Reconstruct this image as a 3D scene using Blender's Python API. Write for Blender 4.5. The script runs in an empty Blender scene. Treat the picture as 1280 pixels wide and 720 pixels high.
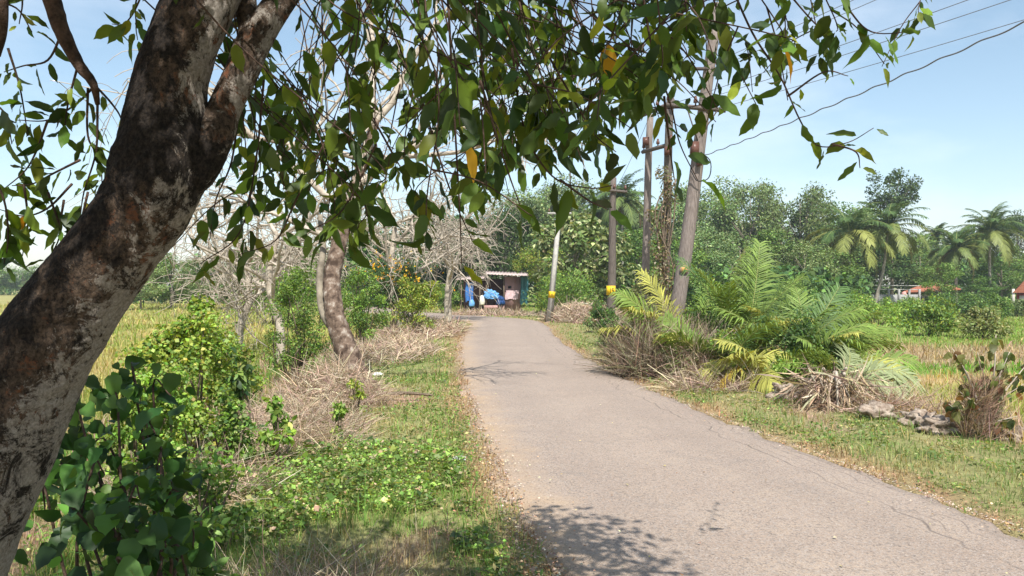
import bpy, math, random
import numpy as np
from mathutils import Vector, Matrix
random.seed(7); rng = np.random.default_rng(7)
sc = bpy.context.scene
COL = sc.collection
# ------------------------------------------------------------ camera, sky, sun, exposure
CZ = 1.75; F = 1000.0; HOR = 358.0
cam_d = bpy.data.cameras.new('camera'); cam = bpy.data.objects.new('camera', cam_d); COL.objects.link(cam)
cam_d.sensor_width = 36; cam_d.lens = 36*F/1280; cam_d.shift_y = -2/1280
cam_d.clip_start = .05; cam_d.clip_end = 6000
cam.location = (0, 0, CZ); cam.rotation_euler = (math.radians(90), 0, 0)
sc.camera = cam
SUNV = Vector((.14, -.72, 1)).normalized()
elev = math.asin(SUNV.z)
w = bpy.data.worlds.new('World'); sc.world = w; w.use_nodes = True
nt = w.node_tree; nt.nodes.clear()
def N(nt, t, **k):
    n = nt.nodes.new(t)
    for a, b in k.items():
        if a.startswith('i_'):
            n.inputs[int(a[2:]) if a[2:].isdigit() else a[2:].replace('_', ' ')].default_value = b
        else: setattr(n, a, b)
    return n
sky = N(nt, 'ShaderNodeTexSky', sky_type='NISHITA', sun_disc=False)
sky.sun_elevation = elev; sky.sun_rotation = math.atan2(SUNV.x, SUNV.y)
sky.air_density = 1.0; sky.dust_density = .9; sky.ozone_density = 1.0; sky.altitude = 20
tc = N(nt, 'ShaderNodeTexCoord'); mp = N(nt, 'ShaderNodeMapping'); mp.inputs['Scale'].default_value = (1, 1, 3.2)
nz = N(nt, 'ShaderNodeTexNoise'); nz.inputs['Scale'].default_value = 2.3; nz.inputs['Detail'].default_value = 7
nz.inputs['Roughness'].default_value = .55
cr = N(nt, 'ShaderNodeValToRGB'); cr.color_ramp.elements[0].position = .47; cr.color_ramp.elements[1].position = .85
cr.color_ramp.elements[1].color = (.6, .6, .6, 1)
mx = N(nt, 'ShaderNodeMix', data_type='RGBA'); mx.inputs['B'].default_value = (7.2, 7.6, 8.2, 1)
hs = N(nt, 'ShaderNodeHueSaturation'); hs.inputs['Saturation'].default_value = .9; hs.inputs['Value'].default_value = 1.0; hs.inputs['Hue'].default_value = .488
bg = N(nt, 'ShaderNodeBackground'); bg.inputs['Strength'].default_value = .115
ow = N(nt, 'ShaderNodeOutputWorld')
L = nt.links.new
L(tc.outputs['Generated'], mp.inputs[0]); L(mp.outputs[0], nz.inputs['Vector']); L(nz.outputs['Fac'], cr.inputs[0])
L(cr.outputs[0], mx.inputs['Factor']); L(sky.outputs[0], hs.inputs['Color']); L(hs.outputs[0], mx.inputs['A'])
L(mx.outputs['Result'], bg.inputs['Color']); L(bg.outputs[0], ow.inputs[0])
sd = bpy.data.lights.new('sun', 'SUN'); sd.energy = 4.6; sd.angle = math.radians(.53); sd.color = (1, .96, .89)
so = bpy.data.objects.new('sun', sd); COL.objects.link(so)
so.rotation_euler = SUNV.to_track_quat('Z', 'Y').to_euler(); so.location = (0, 0, 60)
vs = sc.view_settings; vs.view_transform = 'Standard'; vs.look = 'None'; vs.exposure = .7; vs.gamma = 1; vs.use_curve_mapping = False
sc.cycles.max_bounces = 6; sc.cycles.transparent_max_bounces = 4; sc.cycles.diffuse_bounces = 3
sc.cycles.transmission_bounces = 3; sc.cycles.volume_bounces = 0

# ------------------------------------------------------------ helpers
def P(px, py, D):
    return np.array([(px-640)*D/F, D, CZ-(py-HOR)*D/F])
def hash2(ix, iy, s):
    h = np.sin(ix*127.1+iy*311.7+s*74.7)*43758.5453
    return h-np.floor(h)
def vnoise(x, y, s=0):
    x = np.asarray(x, float); y = np.asarray(y, float)
    ix = np.floor(x); iy = np.floor(y); fx = x-ix; fy = y-iy
    fx = fx*fx*(3-2*fx); fy = fy*fy*(3-2*fy)
    a = hash2(ix, iy, s); b = hash2(ix+1, iy, s); c = hash2(ix, iy+1, s); d = hash2(ix+1, iy+1, s)
    return (a*(1-fx)+b*fx)*(1-fy)+(c*(1-fx)+d*fx)*fy
def fbm(x, y, s=0, o=3):
    v = 0; a = .5; t = 0
    for i in range(o):
        v = v+a*vnoise(np.asarray(x)*2**i, np.asarray(y)*2**i, s+i*3); t += a; a *= .5
    return v/t
def sstep(a, b, x): 
    t = np.clip((np.asarray(x, float)-a)/(b-a), 0, 1); return t*t*(3-2*t)

def mk(name, V, Fs, mat, parent=None, col=None, smooth=False, loc=None):
    """V Nx3, Fs: list of int arrays (k x n-gon)."""
    V = np.asarray(V, np.float32); me = bpy.data.meshes.new(name)
    Fs = [np.asarray(f, np.int32) for f in Fs if len(f)]
    lt = np.concatenate([np.full(len(f), f.shape[1], np.int32) for f in Fs])
    li = np.concatenate([f.ravel() for f in Fs])
    ls = np.concatenate([[0], np.cumsum(lt)[:-1]]).astype(np.int32)
    me.vertices.add(len(V)); me.vertices.foreach_set('co', V.ravel())
    me.loops.add(len(li)); me.loops.foreach_set('vertex_index', li)
    me.polygons.add(len(lt)); me.polygons.foreach_set('loop_start', ls)
    if smooth: me.polygons.foreach_set('use_smooth', np.ones(len(lt), bool))
    if col is not None:
        at = me.color_attributes.new('Col', 'FLOAT_COLOR', 'POINT')
        c = np.ones((len(V), 4), np.float32); c[:, :3] = col; at.data.foreach_set('color', c.ravel())
    me.update(calc_edges=True); me.validate()
    if mat: me.materials.append(mat)
    o = bpy.data.objects.new(name, me); COL.objects.link(o)
    if parent is not None: o.parent = parent
    if loc is not None: o.location = loc
    return o
class MB:
    def __init__(s): s.V = []; s.F = []; s.C = []; s.n = 0
    def add(s, V, Fs, col=(1, 1, 1)):
        V = np.asarray(V, float); s.V.append(V)
        s.C.append(np.broadcast_to(np.asarray(col, float), (len(V), 3)))
        for f in Fs:
            if len(f): s.F.append(np.asarray(f, int)+s.n)
        s.n += len(V)
    def build(s, name, mat, parent=None, smooth=False, loc=None):
        by = {}
        for f in s.F: by.setdefault(f.shape[1], []).append(f)
        V = np.concatenate(s.V)
        if loc is not None: V = V-np.asarray(loc)
        return mk(name, V, [np.concatenate(v) for v in by.values()], mat, parent, np.concatenate(s.C), smooth, None)
    def tube(s, Pts, R, n=6, col=(1, 1, 1), cap=True, lump=0.):
        Pts = np.asarray(Pts, float); R = np.broadcast_to(np.asarray(R, float), (len(Pts),))
        T = np.gradient(Pts, axis=0); T /= np.linalg.norm(T, axis=1)[:, None]+1e-9
        ref = np.array([0, 0, 1.]) if abs(T[:, 2]).mean() < .8 else np.array([1., 0, 0])
        A = np.cross(T, ref); A /= np.linalg.norm(A, axis=1)[:, None]+1e-9; B = np.cross(T, A)
        a = np.arange(n)*2*math.pi/n
        rr = R[:, None]*np.ones(n)
        if lump: rr = rr*(1+lump*(rng.random((len(Pts), n))-.5))
        V = Pts[:, None]+rr[..., None]*(np.cos(a)[None, :, None]*A[:, None]+np.sin(a)[None, :, None]*B[:, None])
        m = len(Pts); i = np.arange(m-1)[:, None]*n; j = np.arange(n)[None]; k = (j+1) % n
        Fq = np.stack([i+j, i+k, i+n+k, i+n+j], -1).reshape(-1, 4)
        Fs = [Fq]
        if cap: Fs += [np.arange(n)[None, ::-1], (np.arange(n)+(m-1)*n)[None]]
        s.add(V.reshape(-1, 3), Fs, col)
    def box(s, c, size, rot=None, col=(1, 1, 1)):
        h = np.asarray(size)/2
        V = np.array([[x, y, z] for x in (-1, 1) for y in (-1, 1) for z in (-1, 1)])*h
        if rot is not None: V = V@np.array(rot).T
        s.add(V+np.asarray(c), [[(0, 1, 3, 2), (4, 6, 7, 5), (0, 4, 5, 1), (2, 3, 7, 6), (0, 2, 6, 4), (1, 5, 7, 3)]], col)
def rotm(axis, a): return np.array(Matrix.Rotation(a, 3, axis))
def bez(pts, n=12):
    """smooth curve through points (Catmull-Rom)"""
    p = np.asarray(pts, float); p = np.vstack([2*p[0]-p[1], p, 2*p[-1]-p[-2]])
    out = []
    for i in range(1, len(p)-2):
        t = np.linspace(0, 1, n, endpoint=False)[:, None]
        out.append(.5*((2*p[i])+(-p[i-1]+p[i+1])*t+(2*p[i-1]-5*p[i]+4*p[i+1]-p[i+2])*t**2+(-p[i-1]+3*p[i]-3*p[i+1]+p[i+2])*t**3))
    out.append(p[-2][None]); return np.vstack(out)

def setp(o, label, cat, group=None, kind=None):
    if label: o['label'] = label
    if cat: o['category'] = cat
    if group: o['group'] = group
    if kind: o['kind'] = kind
    return o
def thing(name, label, cat, loc=(0, 0, 0), group=None, rz=0):
    o = bpy.data.objects.new(name, None); COL.objects.link(o); o.empty_display_size = .2
    o.location = tuple(loc); o.rotation_euler = (0, 0, rz)
    return setp(o, label, cat, group)
def dup(root, loc, rz=0, scale=1, label=None, group=None):
    r = root.copy(); COL.objects.link(r); r.location = tuple(loc); r.rotation_euler = (0, 0, rz)
    r.scale = (scale,)*3 if not hasattr(scale, '__len__') else tuple(scale)
    if label: r['label'] = label
    if group: r['group'] = group
    for ch in list(root.children):
        c = ch.copy(); COL.objects.link(c); c.parent = r
    return r

# leaf templates: x = across, y = along, z = normal
def leaf_tpl(wd, fold=.18, droop=.25):
    t = [0, .22, .5, .78, 1]; wv = [0, .78, 1, .62, 0]
    V = []; 
    for a, b in zip(t, wv): V.append((0, a, -droop*a*a))
    for s_ in (-1, 1):
        for a, b in list(zip(t, wv))[1:4]: V.append((s_*wd/2*b, a, -droop*a*a+fold*wd/2*b))
    Ft = [(0, 1, 5), (3, 4, 7), (0, 8, 1), (3, 10, 4)]
    Fq = [(1, 2, 6, 5), (2, 3, 7, 6), (1, 8, 9, 2), (2, 9, 10, 3)]
    return np.array(V, float), [np.array(Ft), np.array(Fq)]
def leaf_fine(wd, fold, droop, peak=.42, base=.0, tip=1.5, wav=.03, side=.05, m=8, ph=0.):
    t = np.linspace(0, 1, m+1); wv = np.sin(np.pi*np.clip(t, 0, 1)**(np.log(.5)/np.log(peak)))**.8; wv = np.maximum(wv, base*(1-t)**.6*(t > 0)); wv[-1] = 0; wv[0] = 0; wv[-2] *= .6
    c = side*t**2; V = [(c[i], t[i], -droop*t[i]**1.6) for i in range(m+1)]; L_ = [None]*(m+1); R_ = [None]*(m+1)
    for s_, A in ((-1, L_), (1, R_)):
        for i in range(1, m): A[i] = len(V); V.append((c[i]+s_*wd/2*wv[i]*(1+.05*math.sin(i*2.3+s_+ph)), t[i]-(.09*base if i == 1 else 0), -droop*t[i]**1.6+fold*wd/2*wv[i]+wav*math.sin(i*1.9+s_*1.3+ph)))
    Ft = [(0, 1, R_[1]), (0, L_[1], 1), (m-1, m, R_[m-1]), (m-1, L_[m-1], m)]; Fq = []
    for i in range(1, m-1): Fq += [(i, i+1, R_[i+1], R_[i]), (i, L_[i], L_[i+1], i+1)]
    return np.array(V, float), [np.array(Ft), np.array(Fq)]
HEART = [leaf_fine(.85, .2, .35, .33, .75, wav=.025), leaf_fine(.78, .35, .6, .34, .7, wav=.03, ph=2), leaf_fine(.9, .05, .2, .3, .8, wav=.03, ph=4)]
LV = [leaf_fine(.36, .3, .12, .45), leaf_fine(.5, .12, .45, .42, ph=1, side=-.07), leaf_fine(.34, .7, .75, .45, ph=2, side=.1), leaf_fine(.4, -.2, .3, .5, ph=3, wav=.045)]
_OLD = [leaf_tpl(.42, .3, .1), leaf_tpl(.5, .1, .45), leaf_tpl(.36, .6, .75), leaf_tpl(.46, -.25, .3)]
LEAF = leaf_tpl(.46); LEAFW = leaf_tpl(.78, .3, .5); LEAFW[0][5:, 0] *= np.array([1.2, 1, .8, 1.2, 1, .8]); LEAFW[0][[5, 8], 1] = .12; LEAFT = leaf_tpl(.055, .1, .6)
DIA = (np.array([(0, 0, 0), (-.26, .5, .05), (0, 1, -.12), (.26, .5, .05)], float), [np.array([(0, 3, 2, 1)])])
DIAW = (np.array([(0, 0, 0), (-.42, .45, .06), (0, 1, -.1), (.42, .45, .06)], float), [np.array([(0, 3, 2, 1)])])
def put(mb, tpl, pos, dr, nr, size, col):
    pos = np.asarray(pos, float); n = len(pos)
    if n == 0: return
    Y = dr/(np.linalg.norm(dr, axis=1)[:, None]+1e-9)
    X = np.cross(Y, nr); X /= np.linalg.norm(X, axis=1)[:, None]+1e-9; Z = np.cross(X, Y)
    T, Fs = tpl; k = len(T); size = np.broadcast_to(size, (n,))
    V = pos[:, None]+size[:, None, None]*(T[None, :, 0:1]*X[:, None]+T[None, :, 1:2]*Y[:, None]+T[None, :, 2:3]*Z[:, None])
    off = np.arange(n)[:, None, None]*k
    mb.add(V.reshape(-1, 3), [(f[None]+off).reshape(-1, f.shape[1]) for f in Fs], np.repeat(col, k, axis=0))
def unit(v): return v/(np.linalg.norm(v, axis=-1, keepdims=True)+1e-9)
def rnd(n): return unit(rng.normal(size=(n, 3)))
def palette(n, cols, wts=None, var=.22):
    cols = np.array(cols, float); i = rng.choice(len(cols), n, p=None if wts is None else np.array(wts)/sum(wts))
    c = cols[i]; v = np.exp(rng.normal(0, var, (n, 1))); h = 1+rng.normal(0, .07, (n, 3))
    return np.clip(c*v*h, 0, .9)

# ------------------------------------------------------------ materials
def mat(name): 
    m = bpy.data.materials.new(name); m.use_nodes = True; m.node_tree.nodes.clear(); return m, m.node_tree
def foliage_mat(name, trans=.3, rough=.5, spec=.35, objvar=.0):
    m, t = mat(name); l = t.links.new
    a = N(t, 'ShaderNodeAttribute', attribute_name='Col')
    p = N(t, 'ShaderNodeBsdfPrincipled'); p.inputs['Roughness'].default_value = rough; p.inputs['Specular IOR Level'].default_value = spec
    out = N(t, 'ShaderNodeOutputMaterial'); src = a.outputs['Color']
    if objvar:
        oi = N(t, 'ShaderNodeObjectInfo'); mr = N(t, 'ShaderNodeMapRange'); mr.inputs['To Min'].default_value = 1-objvar; mr.inputs['To Max'].default_value = 1+objvar
        h = N(t, 'ShaderNodeHueSaturation'); l(oi.outputs['Random'], mr.inputs['Value']); l(mr.outputs[0], h.inputs['Value'])
        mr2 = N(t, 'ShaderNodeMapRange'); mr2.inputs['To Min'].default_value = .478; mr2.inputs['To Max'].default_value = .512
        mt = N(t, 'ShaderNodeMath', operation='FRACT'); mu = N(t, 'ShaderNodeMath', operation='MULTIPLY'); mu.inputs[1].default_value = 7.31
        l(oi.outputs['Random'], mu.inputs[0]); l(mu.outputs[0], mt.inputs[0]); l(mt.outputs[0], mr2.inputs['Value']); l(mr2.outputs[0], h.inputs['Hue'])
        l(src, h.inputs['Color']); src = h.outputs[0]
    l(src, p.inputs['Base Color'])
    if trans:
        tr = N(t, 'ShaderNodeBsdfTranslucent'); mm = N(t, 'ShaderNodeMix', data_type='RGBA', blend_type='MULTIPLY'); mm.inputs['Factor'].default_value = 1
        mm.inputs['B'].default_value = (1.9, 1.6, .6, 1); l(src, mm.inputs['A']); l(mm.outputs['Result'], tr.inputs['Color'])
        ms = N(t, 'ShaderNodeMixShader'); ms.inputs[0].default_value = trans
        l(p.outputs[0], ms.inputs[1]); l(tr.outputs[0], ms.inputs[2]); l(ms.outputs[0], out.inputs[0])
    else: l(p.outputs[0], out.inputs[0])
    return m
def noise_mat(name, c1, c2, scale=6, rough=.85, bump=.3, stretch=(1, 1, 1), c3=None, spec=.2, ramp=(.35, .65), detail=6, obj=True):
    m, t = mat(name); l = t.links.new
    tcn = N(t, 'ShaderNodeTexCoord'); mpn = N(t, 'ShaderNodeMapping'); mpn.inputs['Scale'].default_value = stretch
    n1 = N(t, 'ShaderNodeTexNoise'); n1.inputs['Scale'].default_value = scale; n1.inputs['Detail'].default_value = detail; n1.inputs['Roughness'].default_value = .65
    r = N(t, 'ShaderNodeValToRGB'); r.color_ramp.elements[0].position = ramp[0]; r.color_ramp.elements[1].position = ramp[1]
    r.color_ramp.elements[0].color = (*c1, 1); r.color_ramp.elements[1].color = (*c2, 1)
    if c3: e = r.color_ramp.elements.new(.5*(ramp[0]+ramp[1])); e.color = (*c3, 1)
    p = N(t, 'ShaderNodeBsdfPrincipled'); p.inputs['Roughness'].default_value = rough; p.inputs['Specular IOR Level'].default_value = spec
    b = N(t, 'ShaderNodeBump'); b.inputs['Strength'].default_value = bump; b.inputs['Distance'].default_value = .02
    out = N(t, 'ShaderNodeOutputMaterial')
    l(tcn.outputs['Object'], mpn.inputs[0]); l(mpn.outputs[0], n1.inputs['Vector']); l(n1.outputs['Fac'], r.inputs[0]); l(r.outputs[0], p.inputs['Base Color'])
    l(n1.outputs['Fac'], b.inputs['Height']); l(b.outputs[0], p.inputs['Normal']); l(p.outputs[0], out.inputs[0])
    return m
M_leaf = foliage_mat('leaf_canopy', .38, .46, .32)
M_bush = foliage_mat('leaf_bush', .32, .5, .35)
M_far = foliage_mat('leaf_far', .22, .6, .2, objvar=.22)
M_grass = foliage_mat('grass_blades', .25, .6, .2)
M_dry = foliage_mat('dry_stems', .08, .8, .1)
M_frond = foliage_mat('palm_fronds', .2, .55, .3)
M_twig = noise_mat('twig_bark', (.09, .065, .045), (.22, .17, .12), 20)
M_twigd = noise_mat('dark_twig_bark', (.035, .024, .018), (.12, .075, .055), 26, bump=.8)
M_bark_far = noise_mat('bark_far', (.12, .1, .075), (.3, .26, .2), 5)
M_palmbark = noise_mat('palm_bark', (.18, .16, .13), (.36, .33, .28), 4, stretch=(1, 1, 6))
M_bare = noise_mat('bare_branch_bark', (.26, .215, .165), (.5, .44, .36), 6)
M_wood = noise_mat('weathered_pole', (.13, .105, .09), (.27, .225, .2), 9, stretch=(6, 6, .6), bump=.5)
M_wood_d = noise_mat('dark_pole', (.07, .058, .05), (.17, .14, .12), 9, stretch=(6, 6, .6), bump=.5)
M_conc = noise_mat('concrete', (.34, .32, .29), (.5, .48, .44), 7)
M_rock = noise_mat('soil_lump', (.16, .11, .08), (.42, .35, .28), 14, bump=1., detail=12)
M_iron = noise_mat('rusty_iron', (.05, .045, .042), (.13, .1, .085), 15)
def flat_mat(name, c, rough=.6, var=.15, scale=8):
    c = np.array(c); return noise_mat(name, tuple(c*(1-var)), tuple(np.minimum(c*(1+var), .9)), scale, rough=rough, bump=.1)
M_yel = flat_mat('yellow_paint', (.75, .48, .02), .5)
M_black = flat_mat('black_paint', (.02, .02, .02), .5)
M_disc = flat_mat('faded_orange_paint', (.38, .25, .15), .9)
M_porc = flat_mat('brown_porcelain', (.12, .06, .045), .3)
M_wire = flat_mat('aluminium_wire', (.16, .16, .17), .5)

def bark_main():
    m, t = mat('mottled_bark'); l = t.links.new
    tcn = N(t, 'ShaderNodeTexCoord'); mp_ = N(t, 'ShaderNodeMapping'); mp_.inputs['Rotation'].default_value = (0, math.radians(28), 0); mp_.inputs['Scale'].default_value = (1, 1, .75)
    l(tcn.outputs['Object'], mp_.inputs[0])
    def noise(sc_, det=8, ro=.65, dist=.3, off=None):
        n = N(t, 'ShaderNodeTexNoise'); n.inputs['Scale'].default_value = sc_; n.inputs['Detail'].default_value = det; n.inputs['Roughness'].default_value = ro; n.inputs['Distortion'].default_value = dist
        if off:
            m2 = N(t, 'ShaderNodeMapping'); m2.inputs['Location'].default_value = off; l(mp_.outputs[0], m2.inputs[0]); l(m2.outputs[0], n.inputs['Vector'])
        else: l(mp_.outputs[0], n.inputs['Vector'])
        return n
    def ramp(src, p0, p1, c0=(0, 0, 0), c1=(1, 1, 1)):
        r = N(t, 'ShaderNodeValToRGB'); r.color_ramp.elements[0].position = p0; r.color_ramp.elements[1].position = p1
        r.color_ramp.elements[0].color = (*c0, 1); r.color_ramp.elements[1].color = (*c1, 1); l(src, r.inputs[0]); return r
    def mix(f, a, b):
        x = N(t, 'ShaderNodeMix', data_type='RGBA')
        l(f, x.inputs['Factor'])
        for s_, v in (('A', a), ('B', b)):
            if isinstance(v, tuple): x.inputs[s_].default_value = (*v, 1)
            else: l(v, x.inputs[s_])
        return x.outputs['Result']
    fine = noise(70, 7, .75); base = ramp(fine.outputs['Fac'], .38, .62, (.02, .016, .013), (.15, .105, .075)).outputs[0]
    rust = ramp(noise(13, 10, .78, 0.5, (3, 1, 7)).outputs['Fac'], .555, .61).outputs[0]
    c = mix(rust, base, (.2, .085, .045))
    # pale patches, more of them towards the side that carries the attribute weight
    at = N(t, 'ShaderNodeAttribute', attribute_name='Col')
    sp = N(t, 'ShaderNodeSeparateColor'); l(at.outputs['Color'], sp.inputs[0])
    n2 = noise(11, 14, .8, 0.45, (9, 2, 1)); ad = N(t, 'ShaderNodeMath', operation='ADD'); l(n2.outputs['Fac'], ad.inputs[0]); l(sp.outputs[0], ad.inputs[1])
    pl = ramp(ad.outputs[0], .565, .6).outputs[0]
    pale = ramp(noise(110, 5, .7).outputs['Fac'], .32, .66, (.19, .16, .13), (.47, .42, .37)).outputs[0]
    c = mix(pl, c, pale)
    n3 = noise(9, 14, .8, 0.5, (5, 8, 2)); ad3 = N(t, 'ShaderNodeMath', operation='ADD'); l(n3.outputs['Fac'], ad3.inputs[0]); l(sp.outputs[1], ad3.inputs[1])
    dk = ramp(ad3.outputs[0], .485, .54).outputs[0]
    c = mix(dk, c, ramp(noise(90, 5, .7).outputs['Fac'], .4, .75, (.012, .01, .009), (.07, .055, .045)).outputs[0])
    p = N(t, 'ShaderNodeBsdfPrincipled'); p.inputs['Roughness'].default_value = .92; p.inputs['Specular IOR Level'].default_value = .15
    b = N(t, 'ShaderNodeBump'); b.inputs['Strength'].default_value = 1.; b.inputs['Distance'].default_value = .02
    hm = N(t, 'ShaderNodeMath', operation='ADD'); l(fine.outputs['Fac'], hm.inputs[0]); l(n2.outputs['Fac'], hm.inputs[1])
    l(hm.outputs[0], b.inputs['Height']); l(b.outputs[0], p.inputs['Normal']); l(c, p.inputs['Base Color'])
    out = N(t, 'ShaderNodeOutputMaterial'); l(p.outputs[0], out.inputs[0]); return m
M_bark = bark_main()

# ------------------------------------------------------------ the road line and the terrain
LY = [-60, 0, 4.83, 5.7, 7.23, 8.66, 10.8, 14.3, 19, 24.3, 30.7, 37.2]
LX = [9, .95, .24, .085, -.11, -.28, -.52, -.86, -1.25, -1.58, -1.81, -1.85]
RY = [-60, 0, 4.83, 5.7, 7.23, 8.66, 10.8, 14.3, 19, 24.3, 30.7, 37.2]
RX = [12.5, 4.3, 3.75, 3.6, 3.35, 3.07, 2.68, 2.25, 1.86, 1.6, 1.53, 1.5]
BL = [(-2.2, 39.6), (-3.4, 41.4), (-6, 42.9), (-12, 44.4), (-26, 46)]
BR = [(1.3, 40.6), (.4, 43.3), (-1.6, 45.4), (-5, 46.9), (-12, 48.4), (-26, 50)]
BL = [(-2.15, 39.6), (-3.2, 42), (-5.2, 45), (-8.5, 50.3), (-12, 58), (-15, 68)]
BR = [(1.2, 40.8), (.1, 44), (-1.8, 47.3), (-5.2, 52.8), (-8.5, 60), (-11.5, 69)]
def xl(y): return np.interp(y, LY, LX)
def xr(y): return np.interp(y, RY, RX)
def dist_seg(x, y, poly):
    d = np.full(np.shape(x), 1e9)
    for (a, b), (c, e) in zip(poly[:-1], poly[1:]):
        vx, vy = c-a, e-b; t = np.clip(((x-a)*vx+(y-b)*vy)/(vx*vx+vy*vy), 0, 1)
        d = np.minimum(d, np.hypot(x-a-t*vx, y-b-t*vy))
    return d
CBEND = [((a[0]+b[0])/2, (a[1]+b[1])/2) for a, b in zip([(-1.85, 37.2)]+BL, [(1.5, 37.2)]+BR)]
def on_road(x, y, m=0.):
    x = np.asarray(x, float); y = np.asarray(y, float)
    a = (y < 38) & (x > xl(y)-m) & (x < xr(y)+m)
    return a | ((y > 36.5) & (dist_seg(x, y, CBEND) < 1.75+m))
def edge_d(x, y):
    """distance outside the road edge (0 on the road)"""
    x = np.asarray(x, float); y = np.asarray(y, float)
    a = np.where(x < (xl(y)+xr(y))/2, xl(y)-x, x-xr(y))
    b = np.maximum(dist_seg(x, y, CBEND)-1.7, 0)
    a = np.where(y > 38, 1e3, np.maximum(a, 0))
    return np.minimum(a, np.where(y > 30, b, 1e3))
def gh(x, y):
    x = np.asarray(x, float); y = np.asarray(y, float); d = edge_d(x, y)
    far = 1-sstep(45, 75, y)
    h = -.38*sstep(2.2, 5.5, d)
    h = h*far-.38*(1-far)*0
    rough_ = sstep(.1, 1.2, d)
    h = h+rough_*(.09*(fbm(x*1.1, y*1.1, 1)-.5)+.035*(fbm(x*4.3, y*4.3, 9)-.5))
    return h+.25*sstep(60, 200, np.hypot(x, y))*(fbm(x*.03, y*.03, 4)-.5)

GREEN = np.array([.13, .235, .04]); LUSH = np.array([.1, .23, .02]); STRAW = np.array([.46, .36, .16]); PINK = np.array([.36, .26, .19]); DIRT = np.array([.3, .21, .14])
YG = np.array([.24, .29, .06]); LITTER = np.array([.34, .23, .13])
def zone(x, y):
    """colour and blade height of the ground cover at x,y"""
    x = np.asarray(x, float); y = np.asarray(y, float)
    d = edge_d(x, y); left = x < (xl(y)+xr(y))/2
    n1 = fbm(x*.55, y*.4, 21); n2 = fbm(x*1.7, y*1.3, 33); n3 = fbm(x*.12, y*.12, 41)
    c = np.zeros(x.shape+(3,)); h = np.full(x.shape, .1)
    def put_(m, col, hh): 
        c[m] = col; h[m] = hh
    put_(left, YG, .16)                                           # far field, left
    put_(left & (n1 > .58), STRAW*.55+YG*.5, .16)
    bank = left & (d > 2.0) & (d < 5.5) & (y < 30)
    put_(bank, PINK, .14); put_(bank & (n2 > .5), GREEN, .16); 
    put_(left & (d > 3.2) & (y < 6.5), PINK*.95, .06)
    vg = left & (d <= 2.3+n1) & (y < 60)
    put_(vg, np.array([.16, .26, .055]), .06); put_(vg & (n2 > .54), np.array([.27, .27, .12]), .055); put_(vg & (n1 < .36), PINK*1.05, .07)
    r = ~left
    rv = r & (d <= 2.6)
    put_(r, STRAW, .12); 
    put_(r & (y > 17.5+3*n1) & (y < 19.5+4*n1), LUSH*1.2, .12)
    put_(r & (y >= 19.5+4*n1) & (y < 26+4*n2), PINK*.8+YG*.25, .12)
    put_(r & (y >= 26+4*n2), np.array([.17, .27, .045]), .1)
    put_(r & (y < 17) & (n2 > .5), YG, .13)
    put_(rv, np.array([.16, .235, .065]), .055); put_(rv & (n2 > .55), np.array([.26, .26, .11]), .05); put_(rv & (n1 < .4), PINK, .05)
    put_(r & (d < 4.2) & (d > 2.2+n1) & (y < 14), PINK, .14)
    e = d < .12+.35*n2; put_(e & (n2 > .3), LITTER, .05)
    return c, h

def spaced(lo, hi, n, k):
    u = np.linspace(np.arcsinh(lo/k), np.arcsinh(hi/k), n); return k*np.sinh(u)
gx = spaced(-1500, 1500, 330, 3.); gy = 6+spaced(-300, 1900, 330, 4.)
X, Y = np.meshgrid(gx, gy); d = edge_d(X, Y)
Z = gh(X, Y)-.05*(1-sstep(0., .35, d)) 
cg, _ = zone(X, Y)
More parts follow.
